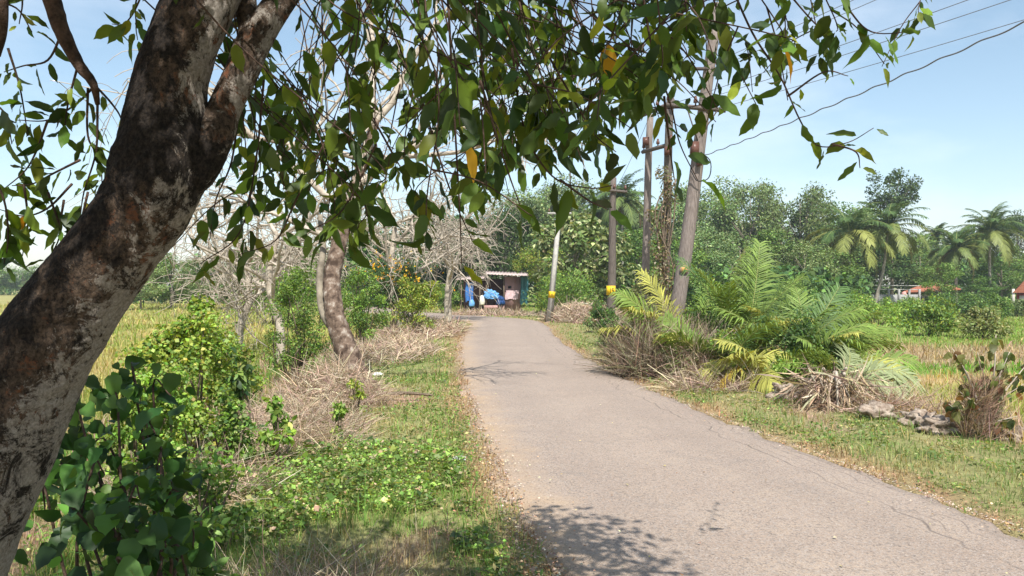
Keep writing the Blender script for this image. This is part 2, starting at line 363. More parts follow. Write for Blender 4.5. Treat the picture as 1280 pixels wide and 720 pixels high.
# blend zone colours (several jittered lookups) so the soil has no hard borders
for k in range(5):
    j = .25*rng.normal(size=(2,)+X.shape); cg = cg+zone(X+j[0]*(1+np.abs(Y)*.05), Y+j[1]*(1+np.abs(Y)*.05))[0]
cg = cg/6*.62+.38*DIRT*np.array([1, .95, .9])
nx_ = len(gx); ny_ = len(gy); i = np.arange(ny_-1)[:, None]*nx_; j = np.arange(nx_-1)[None]
Fg = np.stack([i+j, i+j+1, i+nx_+j+1, i+nx_+j], -1).reshape(-1, 4)
def ground_mat():
    m, t = mat('soil_and_turf'); l = t.links.new
    a = N(t, 'ShaderNodeAttribute', attribute_name='Col'); tcn = N(t, 'ShaderNodeTexCoord')
    n1 = N(t, 'ShaderNodeTexNoise'); n1.inputs['Scale'].default_value = 9; n1.inputs['Detail'].default_value = 10; n1.inputs['Roughness'].default_value = .75
    n2 = N(t, 'ShaderNodeTexNoise'); n2.inputs['Scale'].default_value = .8; n2.inputs['Detail'].default_value = 6
    l(tcn.outputs['Object'], n1.inputs['Vector']); l(tcn.outputs['Object'], n2.inputs['Vector'])
    r = N(t, 'ShaderNodeMapRange'); r.inputs['From Min'].default_value = .3; r.inputs['From Max'].default_value = .7; r.inputs['To Min'].default_value = .5; r.inputs['To Max'].default_value = 1.45; l(n1.outputs['Fac'], r.inputs['Value'])
    r2 = N(t, 'ShaderNodeMapRange'); r2.inputs['To Min'].default_value = .75; r2.inputs['To Max'].default_value = 1.25; l(n2.outputs['Fac'], r2.inputs['Value'])
    mu = N(t, 'ShaderNodeMath', operation='MULTIPLY'); l(r.outputs[0], mu.inputs[0]); l(r2.outputs[0], mu.inputs[1])
    vm = N(t, 'ShaderNodeVectorMath', operation='SCALE'); l(a.outputs['Color'], vm.inputs[0]); l(mu.outputs[0], vm.inputs['Scale'])
    p = N(t, 'ShaderNodeBsdfPrincipled'); p.inputs['Roughness'].default_value = .95; p.inputs['Specular IOR Level'].default_value = .1
    b = N(t, 'ShaderNodeBump'); b.inputs['Strength'].default_value = .7; b.inputs['Distance'].default_value = .04
    l(n1.outputs['Fac'], b.inputs['Height']); l(b.outputs[0], p.inputs['Normal']); l(vm.outputs[0], p.inputs['Base Color'])
    out = N(t, 'ShaderNodeOutputMaterial'); l(p.outputs[0], out.inputs[0]); return m
g = mk('ground', np.stack([X, Y, Z], -1).reshape(-1, 3), [Fg], ground_mat(), None, cg.reshape(-1, 3), True); setp(g, None, None, kind='structure')

# road: one strip with ragged edges, following the bend to the left
def road():
    ys = np.concatenate([np.arange(-60, 3, 1.), np.arange(3, 20, .12), np.arange(20, 37.2, .3)])
    Lp = np.stack([xl(ys), ys], -1); Rp = np.stack([xr(ys), ys], -1)
    bl = bez([(-1.85, 37.2)]+BL, 14)[1:]; br = bez([(1.5, 37.2)]+BR, 14)[1:]
    k = min(len(bl), len(br)); bl = bl[np.linspace(0, len(bl)-1, k).astype(int)]; br = br[np.linspace(0, len(br)-1, k).astype(int)]
    Lp = np.vstack([Lp, bl]); Rp = np.vstack([Rp, br]); n = len(Lp)
    dv = unit(Rp-Lp); s = np.cumsum(np.r_[0, np.linalg.norm(np.diff((Lp+Rp)/2, axis=0), axis=1)])
    Lp = Lp+dv*((fbm(s*2.3, s*0+1, 5)-.5)*.34+(vnoise(s*7, s*0, 6)-.5)*.12)[:, None]
    Rp = Rp+dv*((fbm(s*2.1, s*0+1, 7)-.5)*.3+(vnoise(s*7, s*0, 8)-.5)*.1)[:, None]
    us = np.r_[0, .02, np.linspace(.06, .94, 15), .98, 1]
    V = []; UV = []
    for u in us:
        p = Lp+(Rp-Lp)*u
        cam_ = .03*(1-(2*u-1)**2)+.012
        z = cam_+.01*(fbm(p[:, 0]*.8, p[:, 1]*.8, 3)-.5)
        if u in (0, 1): z = z*0-.045
        V.append(np.c_[p, z]); UV.append(np.c_[np.full(n, u), s])
    V = np.stack(V, 1); m = len(us)
    i = np.arange(n-1)[:, None]*m; j = np.arange(m-1)[None]
    Fq = np.stack([i+j, i+j+1, i+m+j+1, i+m+j], -1).reshape(-1, 4)
    t_, t = mat('dusty_asphalt'); l = t.links.new
    at = N(t, 'ShaderNodeUVMap', uv_map='along'); se = N(t, 'ShaderNodeSeparateXYZ'); l(at.outputs[0], se.inputs[0])
    tcn = N(t, 'ShaderNodeTexCoord')
    def noise(sc_, det, ro=.6, vec=None, dist=0):
        q = N(t, 'ShaderNodeTexNoise'); q.inputs['Scale'].default_value = sc_; q.inputs['Detail'].default_value = det; q.inputs['Roughness'].default_value = ro; q.inputs['Distortion'].default_value = dist
        l(vec or tcn.outputs['Object'], q.inputs['Vector']); return q.outputs['Fac']
    def mr(src, a, b, c, d_): 
        q = N(t, 'ShaderNodeMapRange'); l(src, q.inputs['Value'])
        for nme, v in zip(('From Min', 'From Max', 'To Min', 'To Max'), (a, b, c, d_)): q.inputs[nme].default_value = v
        return q.outputs[0]
    def mth(op, a, b):
        q = N(t, 'ShaderNodeMath', operation=op)
        for k_, v in enumerate((a, b)):
            if isinstance(v, (int, float)): q.inputs[k_].default_value = v
            elif v is not None: l(v, q.inputs[k_])
        return q.outputs[0]
    def mixc(f, a, b, mode='MIX'):
        q = N(t, 'ShaderNodeMix', data_type='RGBA', blend_type=mode)
        if isinstance(f, (int, float)): q.inputs['Factor'].default_value = f
        else: l(f, q.inputs['Factor'])
        for s_, v in (('A', a), ('B', b)):
            if isinstance(v, tuple): q.inputs[s_].default_value = (*v, 1)
            else: l(v, q.inputs[s_])
        return q.outputs['Result']
    vo = N(t, 'ShaderNodeTexVoronoi'); vo.inputs['Scale'].default_value = 85; l(tcn.outputs['Object'], vo.inputs['Vector'])
    sv = N(t, 'ShaderNodeSeparateColor'); l(vo.outputs['Color'], sv.inputs[0])
    base = mixc(mr(noise(.7, 6, .6, None, .4), .3, .7, 0, 1), (.36, .268, .203), (.44, .34, .262))
    dust = mixc(mr(noise(2.2, 8, .7), .45, .75, 0, .6), base, (.5, .385, .28))
    def track(pos, wdt): return mr(mth('ABSOLUTE', mth('SUBTRACT', mth('ADD', se.outputs[0], mth('MULTIPLY', mth('SUBTRACT', noise(.3, 3), .5), .1)), pos), None), 0, wdt, 1, 0)
    dust = mixc(mth('MULTIPLY', mth('MAXIMUM', track(.27, .13), track(.72, .13)), mr(noise(1.1, 5), .3, .7, .15, .6)), dust, (.29, .218, .168))
    dust = mixc(mr(noise(1.6, 9, .75, None, 1.2), .56, .62, 0, .35), dust, (.2, .165, .14))
    agg = mixc(mr(sv.outputs[0], 0, 1, 0, .85), dust, mixc(sv.outputs[1], (.1, .085, .075), (.42, .37, .33)))
    agg2 = mixc(mr(noise(120, 3, .8), .4, .62, 0, .5), agg, (.12, .1, .09))
    # darker worn edge band with thin wire-shadow lines painted near the right side, dusty left side
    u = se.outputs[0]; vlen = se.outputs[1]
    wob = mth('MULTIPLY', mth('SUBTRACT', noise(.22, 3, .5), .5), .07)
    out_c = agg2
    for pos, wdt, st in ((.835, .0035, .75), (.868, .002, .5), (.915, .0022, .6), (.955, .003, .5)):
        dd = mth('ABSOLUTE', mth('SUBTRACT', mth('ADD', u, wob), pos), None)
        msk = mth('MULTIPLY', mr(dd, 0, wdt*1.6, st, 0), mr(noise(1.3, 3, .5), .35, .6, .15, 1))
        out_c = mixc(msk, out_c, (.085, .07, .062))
    ed = mr(u, 0, .16, .95, 0); ed = mth('MULTIPLY', ed, mr(noise(3, 6, .7), .35, .65, .2, 1))
    out_c = mixc(ed, out_c, (.42, .3, .19))
    ed2 = mth('MULTIPLY', mr(u, .93, 1, 0, .7), mr(noise(3, 6, .7), .35, .65, .1, 1)); out_c = mixc(ed2, out_c, (.15, .12, .1))
    p = N(t, 'ShaderNodeBsdfPrincipled'); p.inputs['Roughness'].default_value = .88; p.inputs['Specular IOR Level'].default_value = .25
    b = N(t, 'ShaderNodeBump'); b.inputs['Strength'].default_value = .55; b.inputs['Distance'].default_value = .006
    l(mth('ADD', vo.outputs['Distance'], noise(30, 6, .7)), b.inputs['Height']); l(b.outputs[0], p.inputs['Normal']); l(out_c, p.inputs['Base Color'])
    o = N(t, 'ShaderNodeOutputMaterial'); l(p.outputs[0], o.inputs[0])
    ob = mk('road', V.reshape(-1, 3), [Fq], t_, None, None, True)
    uv = ob.data.uv_layers.new(name='along'); UVa = np.stack(UV, 1).reshape(-1, 2)
    idx = np.zeros(len(ob.data.loops), np.int32); ob.data.loops.foreach_get('vertex_index', idx); uv.data.foreach_set('uv', UVa[idx].astype(np.float32).ravel())
    setp(ob, None, None, kind='structure')
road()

# ------------------------------------------------------------ grass and ground cover (nobody could count it)
def blades(name, x, y, h, wd, col, lean=.45, label=None, cat='grass'):
    n = len(x); z = gh(x, y)-.01
    a = rng.random(n)*2*math.pi; ln = np.abs(rng.normal(0, lean, n)); hd = np.stack([np.cos(a), np.sin(a)], -1)*ln[:, None]
    b = a+math.pi/2+rng.normal(0, .5, n); sd_ = np.stack([np.cos(b), np.sin(b), np.zeros(n)], -1)*(wd/2)[:, None]
    p0 = np.stack([x, y, z], -1); p1 = p0+np.c_[hd*.35, np.ones(n)*.6]*h[:, None]; p2 = p0+np.c_[hd, 1-.25*ln]*h[:, None]
    V = np.stack([p0-sd_, p0+sd_, p1+sd_*.8, p1-sd_*.8, p2], 1).reshape(-1, 3); o = np.arange(n)[:, None]*5
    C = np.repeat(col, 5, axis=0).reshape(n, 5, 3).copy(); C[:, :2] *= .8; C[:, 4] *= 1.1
    ob = mk(name, V, [np.concatenate([o+np.array([[0, 1, 2, 3]])]), o+np.array([[3, 2, 4]])], M_grass, None, np.clip(C.reshape(-1, 3), 0, .9))
    return setp(ob, label, cat, kind='stuff')
def scatter(n, y0, y1, side, mx=2.):
    y = y0*(y1/y0)**(rng.random(n)**.85); x = (rng.random(n)*2-1)*(.68*y+mx); 
    m = (~on_road(x, y, -.06)) & ((x < (xl(y)+xr(y))/2) if side < 0 else (x >= (xl(y)+xr(y))/2))
    return x[m], y[m]
def zoned_grass(name, n, y0, y1, side, label):
    x, y = scatter(n, y0, y1, side); c, h = zone(x, y)
    d = edge_d(x, y); dens = .35+.65*sstep(.05, .5, d); dens = np.where(fbm(x*3, y*3, 77) < .36, dens*.35, dens)
    m = rng.random(len(x)) < dens; x, y, c, h = x[m], y[m], c[m], h[m]
    h = h*np.exp(rng.normal(0, .4, len(x)))*(.55+1.1*fbm(x*2.3, y*2.3, 12)**1.5*1.6); wd = np.maximum(.0035, y*.0007)*np.exp(rng.normal(0, .3, len(x)))*(1+h)
    c = c*np.exp(rng.normal(0, .22, (len(x), 1)))*(1+rng.normal(0, .08, (len(x), 3)))
    dry = rng.random(len(x)) < .14; c[dry] = (STRAW*rng.uniform(.7, 1.2, (dry.sum(), 1)))
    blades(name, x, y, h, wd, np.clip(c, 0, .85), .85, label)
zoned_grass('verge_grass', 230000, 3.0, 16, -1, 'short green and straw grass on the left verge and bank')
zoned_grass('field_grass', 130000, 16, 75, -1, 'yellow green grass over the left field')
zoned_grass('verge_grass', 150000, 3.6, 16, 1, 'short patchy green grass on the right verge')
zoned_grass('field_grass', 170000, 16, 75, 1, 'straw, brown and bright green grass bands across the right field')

def litter():
    mb = MB(); n = 9000
    y = 3.2*(30/3.2)**rng.random(n); s = rng.random(n) < .62
    off = np.abs(rng.normal(0, .42, n))-.1
    x = np.where(s, xl(y)-off, xr(y)+off*.7); z = np.maximum(gh(x, y), -.02)+.03
    nr = unit(np.c_[rng.normal(0, .35, (n, 2)), np.ones(n)]); dr = rnd(n); dr[:, 2] *= .15
    c = palette(n, [(.34, .21, .11), (.42, .31, .19), (.2, .11, .06), (.28, .19, .12)], None, .3)
    put(mb, DIAW, np.c_[x, y, z], dr, nr, rng.uniform(.008, .028, n)*(1+y*.03), c)
    n = 120; y = 3.6*(25/3.6)**rng.random(n); x = xl(y)+(xr(y)-xl(y))*rng.random(n)
    c = palette(n, [(.5, .42, .25), (.35, .2, .1), (.6, .5, .2)]); dr = rnd(n); dr[:, 2] *= .1
    put(mb, DIAW, np.c_[x, y, np.full(n, .055)], dr, unit(np.c_[rng.normal(0, .3, (n, 2)), np.ones(n)]), rng.uniform(.01, .034, n), c)
    setp(mb.build('leaf_litter', M_dry), 'fallen dry leaves strewn along the road edges', 'leaf litter', kind='stuff')
litter()
def gravel():
    mb = MB(); n = 5000; y = 3.6*(22/3.6)**rng.random(n); s = rng.random(n) < .6; off = rng.exponential(.13, n)-.12; x = np.where(s, xl(y)+off, xr(y)-off*.8)
    T = np.array([(-1, -1, 0), (1, -.8, 0), (.9, 1, 0), (-.8, .9, 0), (.1, 0, .9)]); Fs = [np.array([(0, 1, 4), (1, 2, 4), (2, 3, 4), (3, 0, 4)])]
    a = rng.random(n)*6.28; dr = np.c_[np.cos(a), np.sin(a), a*0]; z = .034+np.where((x > xl(y)) & (x < xr(y)), .012, -.03)
    put(mb, (T, Fs), np.c_[x, y, z], dr, np.tile([0, 0, 1.], (n, 1)), rng.uniform(.003, .009, n), palette(n, [(.36, .29, .23), (.25, .2, .17), (.5, .43, .35), (.34, .22, .14)], None, .25))
    setp(mb.build('gravel', M_dry), 'loose small gravel along both edges of the road', 'gravel', kind='stuff')
gravel()

def herb_carpet():
    """low broad-leaved weeds at the left front, between the road and the bank"""
    mb = MB(); n = 88000
    y = 3.4*(9.3/3.4)**rng.random(n); x = xl(y)-.2-rng.random(n)*3.4
    k = fbm(x*.9, y*.8, 55); e = 1-sstep(2.2, 3.4, xl(y)-x)
    m = (k > .37+.25*sstep(6.6, 8.8, y)) & (rng.random(n) < e*sstep(.1, .6, xl(y)-x)+.12); x, y, k = x[m], y[m], k[m]; n = len(x)
    hh = .015+(.12+.6*np.clip(k-.38, 0, 1))*(.3+.9*fbm(x*4, y*4, 17))*rng.random(n)**.6*.8
    dr = rnd(n); dr[:, 2] = np.abs(dr[:, 2])*.4; nr = unit(np.c_[rng.normal(0, .8, (n, 2)), np.ones(n)])
    pc = sstep(.4, .7, fbm(x*2.2, y*2.2, 91))[:, None]; c = palette(n, [(.13, .23, .045), (.19, .3, .06), (.085, .135, .035), (.3, .31, .12), (.38, .29, .18)], [4, 3, 3.5, 1.5, 1.], .36)*(.75+.6*pc)
    put(mb, DIAW, np.c_[x, y, gh(x, y)+hh], dr, nr, rng.uniform(.01, .034, n)*np.exp(.4*rng.normal(size=n)), c)
    setp(mb.build('low_weeds', M_bush), 'low bright green weeds carpeting the verge at the front left', 'ground cover', kind='stuff')
herb_carpet()
def verge_weeds():
    mb = MB(); n = 26000; y = 3.8*(24/3.8)**rng.random(n); s = rng.random(n) < .45; off = .12+rng.random(n)*2.3; x = np.where(s, xl(y)-off*.8, xr(y)+off)
    k = fbm(x*1.6, y*1.6, 131); m = (k > .5) & ~on_road(x, y); x, y, k = x[m], y[m], k[m]; n = len(x)
    dr = rnd(n); dr[:, 2] = np.abs(dr[:, 2])*.5; nr = unit(np.c_[rng.normal(0, .8, (n, 2)), np.ones(n)])
    put(mb, DIA, np.c_[x, y, gh(x, y)+.01+.09*rng.random(n)*sstep(.5, .62, k)], dr, nr, rng.uniform(.015, .05, n)*(1+y*.03), palette(n, [(.13, .22, .05), (.19, .27, .07), (.3, .28, .12), (.09, .15, .04)], None, .3))
    setp(mb.build('verge_weeds', M_bush), 'scattered small weeds in the grass on both verges', 'weeds', kind='stuff')
verge_weeds()

def tangle(mb, cx, cy, rx, ry, h, n, cols, wd=.006, ln=.5, up=.6):
    """arching dry stems as thin ribbons"""
    a = rng.random(n)*2*math.pi; r = np.sqrt(rng.random(n)); x = cx+np.cos(a)*r*rx; y = cy+np.sin(a)*r*ry
    z0 = gh(x, y); dome = np.sqrt(np.clip(1-r*r, 0, 1)); zb = z0+h*dome*rng.random(n)**1.2*.75
    dr = rnd(n); dr[:, 2] = np.abs(dr[:, 2])*up+.15; dr = unit(dr); L_ = ln*rng.uniform(.5, 1.4, n)
    side = unit(np.cross(dr, rnd(n)))*(wd*rng.uniform(.5, 1.5, n)/2)[:, None]
    p0 = np.c_[x, y, zb]; bend = rnd(n)*.22; bend[:, 2] -= .15; k = 4; V = []
    for j in range(k+1):
        t = j/k; p = p0+(dr*t+bend*t*t)*L_[:, None]; sd2 = side*(1-.6*t); V += [p-sd2, p+sd2]
    V = np.stack(V, 1).reshape(-1, 3); o = np.arange(n)[:, None]*(2*k+2)
    Fs = [o+np.array([[2*j, 2*j+1, 2*j+3, 2*j+2]]) for j in range(k)]
    mb.add(V, [np.concatenate(Fs)], np.repeat(palette(n, cols, None, .25), 2*k+2, axis=0))
DRYC = [(.42, .33, .24), (.36, .26, .2), (.52, .43, .3), (.25, .18, .14)]
def dry_brush(name, label, px, py, D, rx, ry, h, n, cols=DRYC, wd=None, ln=.5, kind='stuff', cat='dry brush', greens=0, group=None):
    cx = (px-640)*D/F; mb = MB(); tangle(mb, cx, D, rx, ry, h, n, cols, wd or max(.005, D*.0007), ln)
    o = mb.build(name, M_dry)
    setp(o, label, cat, group, kind)
    return o

# ------------------------------------------------------------ shrubs and trees
G_LIME = [(.16, .29, .04), (.22, .34, .05), (.11, .21, .035), (.28, .36, .09)]
G_MID = [(.1, .19, .04), (.145, .25, .055), (.07, .14, .035), (.2, .29, .085)]
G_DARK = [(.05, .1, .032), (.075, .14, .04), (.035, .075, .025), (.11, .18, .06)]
G_GREY = [(.13, .2, .07), (.18, .25, .095), (.09, .145, .05), (.24, .3, .14)]
G_YEL = [(.26, .33, .05), (.2, .3, .04), (.14, .22, .04), (.36, .36, .08)]
def leaf_cloud(mb, C, R, n, size, cols, tpl=DIA, up=.5, var=.22, hang=0., outc=None):
    """n leaves around clump centres C with radii R"""
    i = rng.integers(0, len(C), n); u = rnd(n); r = rng.random(n)**.45
    pos = C[i]+u*(R[i]*r)[:, None]*np.array([1, 1, .8])
    nr = unit(u*.7+np.array([0, 0, up])+rng.normal(0, .45, (n, 3))); dr = unit(np.cross(nr, rnd(n))+u*.5+np.array([0, 0, -hang]))
    ct = np.exp(rng.normal(0, .13, len(C)))[i][:, None]
    put(mb, tpl, pos, dr, nr, size*rng.uniform(.65, 1.3, n), np.clip(palette(n, cols, None, var)*ct, 0, .85))
def shrub(name, label, px, py_base, D, wpx, hpx, n, size, cols, tpl=DIA, clumps=26, up=.5, matf=None, cat='shrub', group=None, hang=.1, stemm=None, depth=.8, jag=.32):
    """wpx/hpx: size in photo pixels at distance D"""
    wm = wpx*D/F/2; hm = hpx*D/F; bx_ = (px-640)*D/F; zb = CZ-(py_base-HOR)*D/F
    zg = float(gh(bx_, D)); hm = hm+(zb-zg); root = thing(name, label, cat, (bx_, D, zg), group)
    th = rng.random(clumps)*2*math.pi; cz_ = rng.random(clumps)**.7; rr = np.sqrt(rng.random(clumps))*np.sqrt(np.clip(1-(cz_*.95)**2.6, .05, 1))
    C = np.c_[np.cos(th)*rr*wm*.86, np.sin(th)*rr*wm*depth*.86, hm*(.1+.8*cz_)]
    C *= 1+rng.normal(0, .07, (clumps, 1)); R = np.full(clumps, jag*min(wm, hm))*rng.uniform(.6, 1.25, clumps)
    mb = MB(); leaf_cloud(mb, C, R, n, size, cols, tpl, up, hang=hang)
    st = MB()
    for c in C[::2]:
        b = np.array([rng.normal(0, .06*wm), rng.normal(0, .06*wm), -.05]); mid = (b+c)/2+rng.normal(0, .06*hm, 3)
        st.tube(bez([b, mid, c], 4), np.linspace(.012+.006*hm, .004, 9), 4)
    st.build('stem', stemm or M_twig, root); mb.build('foliage', matf or M_bush, root); return root
def tree_parts(root, h, r, trunk_r, crown_z0, clumps, n, size, cols, tpl=DIA, up=.4, matf=None, lean=(0, 0), hang=.1, cl_r=.3, bark=None, profile=1., top=None):
    tk = MB(); tipz = h*.86; pts = bez([(0, 0, -.3), (lean[0]*.3, lean[1]*.3, h*.3), (lean[0], lean[1], tipz)], 6)
    tk.tube(pts, np.linspace(trunk_r, trunk_r*.2, len(pts)), 7)
    th = rng.random(clumps)*2*math.pi; u = rng.random(clumps); cz_ = crown_z0+(h-crown_z0)*(.06+.9*u)
    pr = np.sqrt(np.clip(1-np.abs(2*u-profile)**2.4*.9, .06, 1)); rr = r*pr*(.35+.6*rng.random(clumps)**.5)
    C = np.c_[np.cos(th)*rr+lean[0]*u, np.sin(th)*rr+lean[1]*u, cz_]; R = r*cl_r*rng.uniform(.55, 1.25, clumps)
    for c, k in list(zip(C, u))[::2]:
        z0 = crown_z0*.7+(c[2]-crown_z0*.7)*.55; b = np.array([lean[0]*k*.6, lean[1]*k*.6, min(z0, tipz*.95)])
        tk.tube(bez([b, (b+c)/2+rng.normal(0, .15, 3), c], 3), np.linspace(trunk_r*.35, .02, 7), 4)
    tk.build('trunk', bark or M_bark_far, root)
    mb = MB(); leaf_cloud(mb, C, R, n, size, cols, tpl, up, hang=hang); mb.build('crown', matf or M_far, root)
    return root

# ---- woodland row behind the poles and the field
def ground_at(px, D): x = (px-640)*D/F; return (x, D, float(gh(x, D)))
proto = {}
def wood(kind, px, top, D, label, group=None, wpx=None, cat='tree'):
    spec = dict(
        rubber=dict(h=11, r=3.5, trunk_r=.16, crown_z0=2.6, clumps=60, n=8500, size=.27, cols=G_GREY, hang=.2, cl_r=.27),
        rubber_b=dict(h=11, r=3.8, trunk_r=.18, crown_z0=2.2, clumps=52, n=8500, size=.27, cols=G_GREY+[(.13, .21, .06)], hang=.25, cl_r=.3),
        mid=dict(h=9, r=3.1, trunk_r=.16, crown_z0=1.2, clumps=46, n=8000, size=.26, cols=G_MID, cl_r=.3),
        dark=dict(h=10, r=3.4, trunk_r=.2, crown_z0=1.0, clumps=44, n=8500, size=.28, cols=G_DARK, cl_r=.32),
        tall=dict(h=14, r=2.5, trunk_r=.22, crown_z0=9.3, clumps=26, n=3600, size=.3, cols=G_DARK, cl_r=.33, profile=1.),
        lime=dict(h=5, r=2.4, trunk_r=.1, crown_z0=2.7, clumps=34, n=5200, size=.17, cols=G_YEL, cl_r=.28),
        broad=dict(h=7, r=2.3, trunk_r=.12, crown_z0=.5, clumps=52, n=4200, size=.36, cols=[(.17, .22, .09), (.1, .17, .05), (.3, .34, .17), (.07, .12, .035)], cl_r=.3, hang=.5, tpl=DIA),
    )[kind]
    loc = ground_at(px, D); hh = (HOR-top)*D/F+CZ-loc[2]
    s = hh/spec['h']; sx = s if wpx is None else (wpx/2*D/F)/spec['r']
    if kind not in proto:
        r = thing({'tall': 'tall_tree', 'lime': 'small_tree', 'broad': 'broadleaf_tree', 'dark': 'dark_tree', 'mid': 'leafy_tree'}.get(kind, 'rubber_tree'), label, cat, loc, group)
        tree_parts(r, **spec); proto[kind] = r; r.rotation_euler = (0, 0, 1.); r.scale = (sx, sx, s); return r
    r = dup(proto[kind], loc, random.random()*6.28, (sx, sx, s), label, None)
    if 'group' in r: del r['group']
    if group: r['group'] = group
    r['category'] = cat; return r
ORD = ['leftmost', 'second from left', 'third from left', 'fourth from left', 'fifth from left', 'sixth from left', 'seventh from left', 'seventh from right', 'sixth from right', 'fifth from right', 'fourth from right', 'third from right', 'second from right', 'rightmost']
O7 = ORD[:3]+['middle one']+ORD[-3:]
RW = [645, 672, 705, 742, 800, 838, 872, 905, 938, 968, 1000, 1030, 1062, 770]
LW = 'round grey-green rubber tree in the dense wood behind the leaning poles'; GW = 'rubber trees in the wood behind the poles'
for px, top, D in ((645, 236, 84), (672, 226, 88), (705, 219, 86), (742, 223, 84), (800, 230, 90), (838, 236, 86), (872, 228, 84), (905, 222, 88), (938, 226, 84),
                   (968, 230, 87), (1000, 230, 84), (1030, 240, 88), (1062, 256, 92), (770, 240, 92)):
    k_ = sorted(RW).index(px); wood('rubber' if px % 2 else 'rubber_b', px, top, D, '%s of the rubber trees on the skyline behind the poles' % ORD[k_], GW, 92)
LW2 = 'lower leafy tree at the front edge of the wood behind the palm thicket'; GW2 = 'lower trees along the front of the wood'
for px, top, D, k in ((800, 290, 60, 'mid'), (842, 300, 57, 'mid'), (885, 285, 66, 'rubber'), (925, 300, 60, 'rubber_b'), (965, 290, 66, 'mid'), (1005, 300, 64, 'rubber'), (1035, 310, 68, 'mid')):
    wood(k, px, top, D, '%s of the lower trees before the wood behind the palm thicket' % O7[[800, 842, 885, 925, 965, 1005, 1035].index(px)], GW2, 84)
wood('broad', 718, 268, 52, 'tall bush-like tree with large pale drooping leaves between the two yellow-banded poles', None, 108)
wood('broad', 752, 280, 55, 'large-leaved tree just left of the dark pole with the yellow plate', None, 80)
wood('mid', 694, 285, 69, 'mid-green tree rising behind the concrete pole', None, 90)
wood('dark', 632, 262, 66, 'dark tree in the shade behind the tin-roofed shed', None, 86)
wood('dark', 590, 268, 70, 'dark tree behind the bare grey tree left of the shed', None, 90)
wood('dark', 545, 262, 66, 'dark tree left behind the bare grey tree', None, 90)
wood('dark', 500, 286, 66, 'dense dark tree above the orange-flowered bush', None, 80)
wood('mid', 455, 280, 74, 'mid-green tree right behind the leaning patched trunk', None, 84)
wood('lime', 676, 312, 57, 'small lime-green tree spreading over the right end of the shed', None, 66)
# right side
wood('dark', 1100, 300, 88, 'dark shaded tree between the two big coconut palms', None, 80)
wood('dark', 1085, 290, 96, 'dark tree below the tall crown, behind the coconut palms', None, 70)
wood('tall', 1115, 213, 94, 'tall dark tree rising above all others by the coconut palms', None, 58)
wood('mid', 1177, 330, 66, 'green tree hiding the right half of the red-tiled roof', None, 50)
wood('mid', 1150, 312, 92, 'green tree over the red-tiled roof', None, 60)
wood('rubber', 1168, 302, 100, 'pale green tree on the skyline between the palms on the right', None, 70)
wood('mid', 1215, 345, 80, 'olive bushy tree between the red-tiled house and the right palm', None, 60)
wood('mid', 1140, 292, 98, 'green tree on the skyline just right of the slender leaning palm', None, 64)
wood('mid', 1242, 296, 100, 'green tree on the skyline behind the tall right palm', None, 60)
wood('dark', 1215, 284, 110, 'dark tree on the skyline left of the tall right palm', None, 60)
wood('dark', 1272, 266, 105, 'dark round tree at the right edge of the view', None, 64)
wood('mid', 1252, 322, 84, 'mid-green tree standing under the tall right palm', None, 70)
wood('mid', 1290, 318, 88, 'mid-green tree above the pink-roofed house', None, 60)
# left, far beyond the field
LF = 'small round tree in the far row beyond the left field'; GF = 'far trees beyond the left field'
for px, top in ((-40, 322), (-5, 330), (28, 336), (55, 330), (88, 322), (118, 326), (148, 318)):
    wood('mid' if px % 2 else 'rubber', px, top, 160+px*.1, '%s of the small far trees beyond the left field' % O7[[-40, -5, 28, 55, 88, 118, 148].index(px)], GF, 48)
LS = 'pale green bushy tree in the hedge row at the end of the left field'; GS = 'bushy trees at the end of the left field'
for px, top in ((176, 326), (214, 318), (252, 322), (290, 312), (330, 306), (366, 314), (398, 310)):
    wood('mid' if px % 4 else 'rubber_b', px, top, 62+(px % 7), '%s of the bushy trees at the end of the left field' % O7[[176, 214, 252, 290, 330, 366, 398].index(px)], GS, 62)

def wood_fill():
    """undergrowth and the depth of the wood, one mass"""
    mb = MB(); C = []; R = []
    for px0, px1, D0, D1, top, k in ((600, 1110, 92, 108, 262, 190), (700, 1080, 56, 80, 345, 180), (1110, 1320, 92, 112, 322, 90), (420, 620, 70, 86, 300, 70), (150, 420, 76, 92, 326, 70), (-80, 160, 166, 180, 342, 60)):
        for _ in range(k):
            D = random.uniform(D0, D1); px = random.uniform(px0, px1); x, y, z = ground_at(px, D); zt = (HOR-top-random.uniform(-8, 14))*D/F+CZ
            C.append((x, y, z+random.random()**.8*(zt-z))); R.append(random.uniform(1., 1.9)*D/80)
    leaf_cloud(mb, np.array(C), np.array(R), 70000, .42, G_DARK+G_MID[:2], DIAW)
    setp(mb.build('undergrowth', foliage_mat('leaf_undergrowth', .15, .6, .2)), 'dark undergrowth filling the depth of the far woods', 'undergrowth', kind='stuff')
wood_fill()

